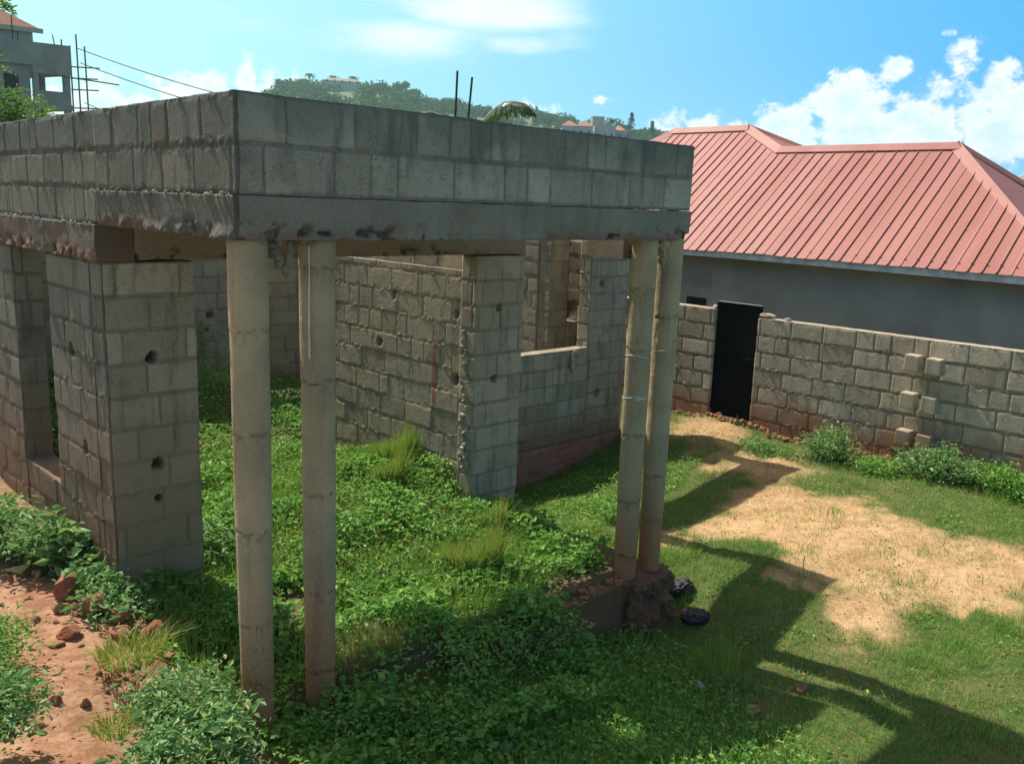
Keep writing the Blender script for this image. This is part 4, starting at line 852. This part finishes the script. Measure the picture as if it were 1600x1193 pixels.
# ------------------------------------------------------------ far things
def pol(azd, r): return r*math.sin(R(azd)), r*math.cos(R(azd))
AZ = [5, 14, 20, 24, 27.5, 28.8, 31.6, 33.9, 37, 40.2, 43.4, 47, 51.9, 56, 62, 70, 80]; HH = [-6, -2, 12, 30, 44, 51, 56, 57, 53, 48, 45, 43, 38, 30, 12, 0, -6]
def hillz(azd, r):
    top = np.interp(azd, AZ, HH); f = sstep(150, 520, r)*(1-.35*sstep(560, 800, r))
    return -11+(top+11)*f+(fbm(azd*.5, r*.012, 6, 4)-.5)*8*f
a = np.linspace(5, 80, 180); r = np.linspace(120, 800, 70); A_, R_ = np.meshgrid(a, r); Zh = hillz(A_, R_)
V = np.stack([R_*np.sin(np.radians(A_)), R_*np.cos(np.radians(A_)), Zh], -1).reshape(-1, 3); idx = np.arange(A_.size).reshape(A_.shape)
struct('hill', V, np.stack([idx[:-1, :-1], idx[1:, :-1], idx[1:, 1:], idx[:-1, 1:]], -1).reshape(-1, 4), M['hill'], smooth=True)
def crown_mesh(seed, w, h, n, leaf, z0, mat='far', lob=7):
    q = np.random.default_rng(seed); cs = [(q.normal(0, w*.33), q.normal(0, w*.33), z0+h*q.uniform(.2, .8), q.uniform(.28, .5)*w*.75) for i in range(lob)]
    P = []
    for cx, cy, cz, cr in cs:
        d = q.normal(size=(n//lob, 3)); d /= np.linalg.norm(d, axis=1)[:, None]; rr = cr*q.uniform(.55, 1.08, n//lob)[:, None]
        P.append(np.array([cx, cy, cz])+d*rr*np.array([1, 1, .75*h/w]))
    return leaves(np.concatenate(P), leaf, .35, .9, seed, .05, .2)
protos = []
def far_tree(name, label, w, h, z0, seed, n=900, leaf=1.3, lob=7, group='trees on the distant hill'):
    o = thing(name, label, 'tree', (0, 0, 0), group); V, Fc, c = crown_mesh(seed, w, h, n, leaf, z0, lob=lob); mk('crown', V, Fc, M['far'], o, cols={'tint': c})
    t = MB(); t.tube([(0, 0, -1.5), (.1, 0, z0*.6), (.2, .1, z0+h*.4)], [.35, .28, .15], 6); t.build('trunk', M['bark'], o); return o
def copytree(o, loc, s, rz, label=None):
    c = o.copy(); COL.objects.link(c); c.location = loc; c.scale = (s, s, s); c.rotation_euler = (0, 0, rz)
    if label: c['label'] = label
    for ch in o.children:
        d = ch.copy(); COL.objects.link(d); d.parent = c
    return c
protos = [far_tree('broadleaf_tree', 'dark rounded broadleaf tree in the mass on the distant hillside', 9, 7, 2.5, 1), far_tree('broadleaf_tree', 'dark rounded broadleaf tree in the mass on the distant hillside', 11, 6, 3, 2), far_tree('broadleaf_tree', 'dark rounded broadleaf tree in the mass on the distant hillside', 7, 9, 2.5, 3)]
spots = []
q = np.random.default_rng(9)
skyl = [(28.3, .8), (29.0, .9), (29.7, 1.0), (30.4, 1.05), (31.2, .9), (33.2, .9), (35.0, 1.1), (35.6, .9), (36.3, 1.05), (37.0, 1.15), (37.7, .8), (38.3, .7), (39.9, .85), (40.6, .9), (41.2, .9), (41.9, 1.0), (42.5, .8), (43.6, .7), (44.4, .7), (45.0, .8), (45.6, .7), (46.2, .8), (47.2, .7), (48.6, .6), (50.4, .75), (51.1, .6), (51.9, .6), (53.2, .5), (52.6, .5)]
marks = ['just left of the tall palm', 'second left of the tall palm']
q = np.random.default_rng(9)
names = ['at the far left end of the hill skyline', 'second from the left end of the hill skyline', 'third from the left, just before the tall palm', 'directly below the tall palm', 'covering the left end of the long pale roof',
 'covering the right end of the long pale roof', 'broadest crown right of the long pale roof', 'next right of the broadest crown', 'dark crown on the crest midway to the flat-topped tree', 'highest crown right of the long pale roof', 'small crown in the dip of the crest', 'last crown left of the flat-topped tree',
 'first crown right of the flat-topped tree', 'just left of the left rebar rod', 'directly behind the left rebar rod', 'large crown between the two rebar rods', 'right behind the right rebar rod', 'above the tip of the banana leaf', 'right of the banana leaf tip', 'beside the flat-roofed grey building',
 'in front of the flat-roofed grey building', 'right of the flat-roofed grey building', 'just left of the pair of orange roofs', 'between the orange roofs and the grey tower', 'rising over the low white building', 'left of the dark conifer', 'right of the dark conifer', 'near the slim pointed conifer', 'last low crown before the red metal roof']
used = [False]*3
for i, ((azd, s), nm) in enumerate(zip(skyl, names)):
    x, y = pol(azd, 515); z = float(hillz(np.array([azd]), np.array([515]))[0])-1; k = i % 3; lab = 'dark skyline tree '+nm
    if not used[k]: used[k] = True; protos[k].location = (x, y, z); protos[k].scale = (s, s, s); protos[k]['label'] = lab
    else: copytree(protos[k], (x, y, z), s, q.uniform(0, 6), lab)
wp = []
for i in range(620):
    azd = q.uniform(26.5, 54); rr_ = q.uniform(250, 522)
    if vn(np.array([azd*.6]), np.array([rr_*.02]), 5)[0] < .22: continue
    x, y = pol(azd, rr_); z = float(hillz(np.array([azd]), np.array([rr_]))[0]); sz = q.uniform(1.8, 4.2)
    d = q.normal(size=(110, 3)); d /= np.linalg.norm(d, axis=1)[:, None]; wp.append(np.array([x, y, z+sz*.8])+d*sz*np.array([1.15, 1.15, .9])*q.uniform(.6, 1.05, 110)[:, None])
V, Fc, c = leaves(np.concatenate(wp), 1.25, .35, .9, 6, .06, .2)
tag(mk('hillside_wood', V, Fc, M['far'], cols={'tint': c}), 'mass of trees and bushes covering the slope of the distant hill', 'wood', kind='stuff')
# flat-topped acacia, conifers, palms
ft = far_tree('flat_topped_tree', 'lone flat-topped tree standing clear of the hill skyline', 11, 2.6, 5.5, 12, 500, .9, 6, None); x, y = pol(39.1, 512); ft.location = (x, y, float(hillz(np.array([39.1]), np.array([512]))[0])); del_g = ft.get('group')
def conifer(azd, rr_, h, w, label):
    x, y = pol(azd, rr_); z = float(hillz(np.array([azd]), np.array([rr_]))[0]); o = thing('conifer_tree', label, 'tree', (x, y, z)); q2 = np.random.default_rng(int(azd)); n = 500; t = q2.random(n)**.8
    a2 = q2.uniform(0, 6.28, n); rad = w*(1-t)*q2.uniform(.4, 1, n)+.1; P = np.stack([x+rad*np.cos(a2), y+rad*np.sin(a2), z+1+t*h], 1); V, Fc, c = leaves(P, .9, .4, .6, 5, .02); mk('crown', V, Fc, M['far'], o, cols={'tint': c})
    t_ = MB(); t_.tube([(x, y, z-1), (x, y, z+h)], [.3, .05], 6); t_.build('trunk', M['bark'], o)
conifer(50.85, 420, 12, 3.0, 'dark conifer beside the orange-roofed house on the hill crest'); conifer(52.15, 430, 9, 1.6, 'slim pointed conifer at the right end of the hill')
def palm(azd, rr_, h, label):
    x, y = pol(azd, rr_); z = float(hillz(np.array([azd]), np.array([rr_]))[0]); o = thing('palm_tree', label, 'palm tree', (x, y, z)); t_ = MB(); t_.tube([(x, y, z-1), (x+.3, y, z+h)], [.35, .25], 6); t_.build('trunk', M['bark'], o)
    m2 = MB()
    for i in range(14):
        a2 = i*2*math.pi/14; L_ = 3.4; dx, dy = math.cos(a2), math.sin(a2); e = .3 if i % 2 else .9
        pts = [np.array([x+.3+dx*L_*t, y+dy*L_*t, z+h+e*1.4*t*2-3.0*t*t]) for t in (0, .35, .7, 1)]; s_ = np.array([-dy, dx, 0])
        V = [p+s_*w_ for p, w_ in zip(pts, (.1, .5, .45, .05))]+[p-s_*w_+np.array([0, 0, -.25]) for p, w_ in zip(pts, (.1, .5, .45, .05))]
        m2.add(V, [(j, j+1, 5+j, 4+j) for j in range(3)])
    m2.build('crown', M['far'], o)
palm(31.0, 500, 9.5, 'tall palm left of the long pale roof on the hill'); palm(32.4, 508, 9.5, 'palm rising behind the long pale roof on the hill'); palm(33.6, 508, 9.5, 'palm at the right end of the long pale roof on the hill')
# houses on the hill
def hroof(o, cx, cy, z0, w, d, h, az_, mat, ov=.5):
    ca, sa = math.cos(az_), math.sin(az_); 
    def T(p): return (cx+p[0]*ca-p[1]*sa, cy+p[0]*sa+p[1]*ca, p[2])
    w2, d2 = w/2+ov, d/2+ov; rl = max(w2-d2, .3)
    m2 = MB(); m2.add([T(p) for p in [(-w2, -d2, z0), (w2, -d2, z0), (w2, d2, z0), (-w2, d2, z0), (-rl, 0, z0+h), (rl, 0, z0+h)]], [(0, 1, 5, 4), (1, 2, 5), (2, 3, 4, 5), (3, 0, 4), (3, 2, 1, 0)]); m2.build('roof', M[mat], o)
def hbody(o, cx, cy, z0, w, d, h, az_, mat, name='wall'):
    ca, sa = math.cos(az_), math.sin(az_); m2 = MB(); w2, d2 = w/2, d/2
    V = [(cx+x*ca-y*sa, cy+x*sa+y*ca, z) for z in (z0, z0+h) for x, y in ((-w2, -d2), (w2, -d2), (w2, d2), (-w2, d2))]
    m2.add(V, [(3, 2, 1, 0), (4, 5, 6, 7), (0, 1, 5, 4), (1, 2, 6, 5), (2, 3, 7, 6), (3, 0, 4, 7)]); return m2.build(name, M[mat], o)
def hwin(o, cx, cy, z0, w, d, az_, n, zz_, ww=1.0, hw_=1.2):
    ca, sa = math.cos(az_), math.sin(az_)
    for i in range(n):
        x = -w/2+w*(i+.5)/n; m2 = MB(); V = [(cx+(x+dx)*ca-(-d/2-dy)*sa, cy+(x+dx)*sa+(-d/2-dy)*ca, zz_+dz) for dz in (0, hw_) for dx, dy in ((-ww/2, .05), (ww/2, .05), (ww/2, -.2), (-ww/2, -.2))]
        m2.add(V, [(3, 2, 1, 0), (4, 5, 6, 7), (0, 1, 5, 4), (1, 2, 6, 5), (2, 3, 7, 6), (3, 0, 4, 7)]); m2.build('window', M['dark'], o)
M['cream'] = plain('cream_far_wall', (.42, .38, .33), .9)
def hillhouse(azd, elv, r, w, d, h, rh, label, roof='tile', wall='cream', rot=0., nw=3, name='hill_house', depth=6):
    x, y = pol(azd, r); zt = r*math.tan(R(elv)); o = thing(name, label, 'house', (x, y, zt-h-rh-depth)); az_ = -R(azd)+rot
    hbody(o, x, y, zt-h-rh-depth, w, d, h+depth, az_, wall)
    if rh > 0: hroof(o, x, y, zt-rh, w, d, rh, az_, roof)
    hwin(o, x, y, 0, w, d, az_, nw, zt-rh-h*.75)
    return o
hillhouse(32.9, 7.15, 500, 20, 7, 1.0, 1.8, 'long house with a pale grey roof on the hilltop among palms', 'pale', 'cream', .1, 5)
hillhouse(47.0, 5.28, 380, 6.4, 7, 4, 2.4, 'left one of the pair of cream houses with orange hipped roofs on the hill', 'tile', 'cream', .1, 2)
hillhouse(47.95, 5.26, 383, 6.6, 7, 4, 2.2, 'right one of the pair of cream houses with orange hipped roofs on the hill', 'tile', 'cream', .1, 2)
hillhouse(48.75, 5.55, 400, 5.2, 5, 8, 0, 'unfinished grey concrete tower-like building beside the orange roofs', 'tile', 'bfar', .2, 2)
hillhouse(49.2, 5.0, 390, 9, 6, 6, 0, 'low flat-topped white building below the grey tower on the hill', 'tile', 'cream', .1, 3)
hillhouse(50.1, 5.05, 395, 6, 7, 4, 2.2, 'orange roof beside the dark water tank near the conifer', 'tile', 'cream', -.2, 2)
hillhouse(52.4, 4.35, 300, 8, 7, 4, 2.2, 'orange-brown roof low on the hill just left of the red metal roof', 'tile', 'cream', .2, 2)
hillhouse(44.9, 5.8, 470, 5, 5, 4, 0, 'flat-roofed grey building half hidden by trees on the hill', 'tile', 'bfar', .2, 2)
hillhouse(73.3, 2.7, 160, 5, 5, 2, 1.2, 'small grey roof peeking over the right hip of the red roof', 'pale', 'bfar', .2, 1, depth=3)
x, y = pol(49.65, 388); zt = 388*math.tan(R(5.38)); WT = thing('water_tank', 'dark water tank on a stand beside the orange roof on the hill', 'water tank', (x, y, zt-6))
m2 = MB(); m2.tube([(x, y, zt-1.3), (x, y, zt)], .9, 12); m2.build('tank', M['gate'], WT); m2 = MB()
for dx, dy in ((-.7, -.7), (.7, -.7), (.7, .7), (-.7, .7)): m2.tube([(x+dx, y+dy, zt-9), (x+dx, y+dy, zt-1.3)], .12, 5)
m2.build('stand', M['bfar'], WT)

# four-storey building under construction at the far left
FB = thing('building_under_construction', 'tall unfinished concrete building with a tiled hip roof and open balconies at the upper left', 'building', (19, 76, -4))
ca, sa = math.cos(R(-40)), math.sin(R(-40))
BO = np.array([23.4, 72.2])                       # near right corner of the balcony wing
def FP(u, v, z): return (BO[0]-u*math.cos(R(8))*.98-v*.31, BO[1]+u*.17+v*.95, z)
def fbox(u0, u1, v0, v1, z0, z1, name, mat, m2=None):
    b = m2 or MB(); V = [FP(u, v, z) for z in (z0, z1) for u, v in ((u0, v0), (u1, v0), (u1, v1), (u0, v1))]
    b.add(V, [(0, 1, 2, 3), (7, 6, 5, 4), (4, 5, 1, 0), (5, 6, 2, 1), (6, 7, 3, 2), (7, 4, 0, 3)])
    if m2 is None: return b.build(name, M[mat], FB)
fbox(0, 9, 0, 9, 8.7, 10.3, 'parapet', 'bfar'); fbox(2.6, 9, .4, 9, -5, 8.69, 'wall', 'bfar'); fbox(0, 2.6, 0, 9, 5.7, 6.1, 'balcony_slab', 'bfar'); fbox(0, 2.6, 0, 9, 8.2, 8.69, 'balcony_slab', 'bfar')
fbox(0, 2.6, 0, 9, 2.2, 2.6, 'balcony_slab', 'bfar')
for v in (.1, 3, 6): fbox(.1, .45, v, v+.35, -5, 8.2, 'pillar', 'bfar')
fbox(.9, 1.15, 8.3, 8.6, 2.6, 8.2, 'pillar', 'bfar'); fbox(2.2, 2.5, .1, .4, 2.6, 8.2, 'pillar', 'bfar')
fbox(.5, 2.5, .05, .12, 6.1, 7.0, 'railing', 'bfar'); fbox(3.4, 4.3, .33, .42, 6.6, 8.0, 'window', 'dark'); fbox(3.5, 4.6, .33, .42, 3.2, 5.2, 'window', 'dark')
fbox(1.9, 9, 1.0, 9, 10.31, 11.3, 'upper_wall', 'cream')
b = MB(); b.add([FP(1.6, .6, 11.3), FP(10.5, .6, 11.3), FP(10.5, 9.6, 11.3), FP(1.6, 9.6, 11.3), FP(5.8, 4.8, 14.6), FP(6.3, 5.0, 14.6)], [(0, 1, 4), (1, 2, 5, 4), (2, 3, 5), (3, 0, 4, 5), (3, 2, 1, 0)]); b.build('roof', M['tile'], FB)
fbox(1.5, 10.5, .45, .62, 11.0, 11.32, 'fascia', 'cream')
SC = thing('scaffolding', 'wooden pole scaffolding leaning on the right side of the unfinished building', 'scaffolding', (24, 71.9, -4))
b = MB(); qq = np.random.default_rng(4)
for u, v in ((-.25, -.4), (-.8, -.4), (-.3, 1.5), (-.85, 1.4)):
    b.tube([FP(u, v, -4), FP(u+.05, v, 5), FP(u-.1+qq.uniform(-.05, .2), v, 10.2+qq.uniform(0, 1.8))], .06, 5)
b.build('standard', M['pole'], SC); b = MB()
for z in (3.0, 4.4, 5.9, 7.2, 8.0, 8.8): b.tube([FP(.4, -.45, z), FP(-1.3-qq.uniform(0, .5), -.4, z+.1)], .05, 5)
b.tube([FP(1.5, -.45, 8.1), FP(-3.0, -.4, 7.85)], .05, 5); b.build('ledger', M['pole'], SC)
b = MB()
for k in range(5): b.tube([FP(2.9+k*1.2, 1.0, 10.3), FP(2.85+k*1.2, 1.0, 11.2+.5*(k % 2))], .03, 4)
b.tube([FP(.9, .3, 10.3), FP(1.0, .3, 11.0)], .04, 4); b.tube([FP(3.6, .3, 10.3), FP(3.6, .3, 12.0)], .04, 4); b.build('starter_bar', M['rust'], FB)
PL = thing('power_line', 'three thin black cables sagging from the unfinished building towards the right', 'power line', (23, 70, 4))
def pxr(azd, elv, D): x, y = pol(azd, D); return np.array([x, y, D*math.tan(R(elv))])
for (a0, e0, a1, e1) in ((18.3, 7.65, 30.0, 5.1), (18.4, 6.9, 30.0, 4.2), (18.5, 4.8, 24, 3.6)):
    p, q_ = pxr(a0, e0, 66), pxr(a1, e1, 60); b = MB(); b.tube([p+(q_-p)*t-np.array([0, 0, .6*4*t*(1-t)*.5]) for t in np.linspace(0, 1, 10)], .028, 4); b.build('cable', M['wire'], PL)

# near tree at the upper left, behind the house
TX, TY = pol(11.0, 19); TR = thing('leafy_tree', 'leafy green tree with feathery branches reaching in at the upper left edge', 'tree', (TX, TY, -3))
st = MB(); st.tube([(TX, TY, -3), (TX+.1, TY, 0), (TX+.3, TY, 2.2)], [.22, .17, .10], 8); Ps = []; q = np.random.default_rng(44)
for (azd, elv, D, s, n) in ((15.1, 4.6, 19, .42, 900), (15.9, 3.6, 19.3, .40, 900), (14.0, 3.9, 19, .6, 1200), (15.6, 2.2, 18.8, .38, 700), (13.2, 6.2, 19, .5, 800), (14.2, 9.6, 19, .28, 350), (13.4, 10.3, 19, .5, 700), (12, 8.5, 19, .8, 1500), (11, 5, 19, 1.0, 2200), (12.5, 2.5, 19, .7, 1300), (9, 7, 19, 1.0, 1800), (11, 11, 19, 1.0, 1500), (16.5, 3.0, 19, .22, 160)):
    c = pxr(azd, elv, D); st.tube([(TX+.2, TY, 1.6), (c+np.array([TX, TY, 1.0]))/2+np.array([0, 0, .3]), c], [.06, .035, .012], 5)
    # feathery sprays: leaflets along drooping twigs
    k = n//22
    for i in range(k):
        d = q.normal(size=3); d[2] = abs(d[2])*.2-.1; d /= np.linalg.norm(d); p0 = c+q.normal(0, s*.45, 3)*np.array([1, 1, .8]); t = np.linspace(0, 1, 22)[:, None]; Lw = q.uniform(.25, .45)
        Ps.append(p0+d*t*Lw+np.array([0, 0, -.14])*t*t+q.normal(0, .025, (22, 3)))
P = np.concatenate(Ps); V, Fc, c = leaves(P, .085, .5, .38, 44, .12, .15, .3); mk('crown', V, Fc, M['tree'], TR, cols={'tint': c}); st.build('trunk', M['bark'], TR)

# banana plant behind the house
BX, BY = pol(42.0, 17); BN = thing('banana_plant', 'banana plant whose drooping torn leaves show just over the parapet', 'banana plant', (BX, BY, -3))
b = MB(); b.tube([(BX, BY, -3), (BX, BY, 1.0)], [.16, .1], 8); b.build('pseudostem', M['banana'], BN)
def bleaf(pts, w, seed):
    q = np.random.default_rng(seed); pts = np.array(pts); n = 26; t = np.linspace(0, 1, n); P = np.stack([np.interp(t, np.linspace(0, 1, len(pts)), pts[:, k]) for k in range(3)], 1)
    for _ in range(3): P[1:-1] = (P[:-2]+P[1:-1]*2+P[2:])/4
    d = np.gradient(P, axis=0); s = np.cross(d, (0, 0, 1)); s /= np.linalg.norm(s, axis=1)[:, None]+1e-9
    V = []; Fq = []
    for i in range(n-1):                                         # torn strips each side of the midrib
        ww = w*math.sin(math.pi*min(1, (t[i]*.93+.07)))**.6
        for sg in (1, -1):
            g = .9*(P[i+1]-P[i]); a_, c_ = P[i], P[i]+g; dr = np.array([0, 0, -1.0])*ww*q.uniform(.55, .95); o_ = s[i]*sg*ww*.55
            k = len(V); V += [a_, c_, c_+o_*.6+dr*.35, a_+o_*.6+dr*.35, c_+o_+dr, a_+o_+dr]; Fq += [(k, k+1, k+2, k+3), (k+3, k+2, k+4, k+5)]
    V = np.array(V); o = mk('leaf', V, np.array(Fq), M['banana'], BN, cols={'tint': np.tile(q.random((len(V), 1)), (1, 3))*np.array([1, .1, 1])})
    m2 = MB(); m2.tube(list(P[::3]), .018, 5); r_ = m2.build('midrib', M['cream'], o)
bleaf([pxr(41.0, 4.2, 17), pxr(42.0, 5.6, 16.6), pxr(43.0, 6.35, 16.4), pxr(44.3, 6.2, 16.2), pxr(44.9, 5.6, 16.1)], .28, 1)
bleaf([pxr(41.2, 3.6, 17), pxr(40.4, 5.1, 16.6), pxr(39.4, 5.3, 16.4), pxr(38.5, 4.5, 16.2)], .16, 2)
bleaf([pxr(41.2, 3.6, 17), pxr(40.0, 5.0, 17.3), pxr(38.0, 5.6, 17.4), pxr(36.8, 4.6, 17.5)], .16, 3)
bleaf([pxr(41.5, 3.6, 17), pxr(43.6, 4.8, 16.8), pxr(44.9, 4.9, 16.7), pxr(45.9, 4.2, 16.6)], .17, 4)

# ------------------------------------------------------------ haze
hm = bpy.data.materials.new('haze'); hm.use_nodes = True; ht = hm.node_tree; ht.nodes.clear()
ho = ht.nodes.new('ShaderNodeOutputMaterial'); hv = ht.nodes.new('ShaderNodeVolumePrincipled'); hv.inputs['Color'].default_value = (.62, .93, .95, 1); hv.inputs['Density'].default_value = .00032; hv.inputs['Anisotropy'].default_value = .3
ht.links.new(hv.outputs[0], ho.inputs['Volume'])
b = MB(); b.box(-1000, 1600, -1000, 1600, -24, 90); o = b.build('haze', hm); o['kind'] = 'stuff'; o['label'] = 'thin pale haze in the air over the whole view'; o['category'] = 'haze'
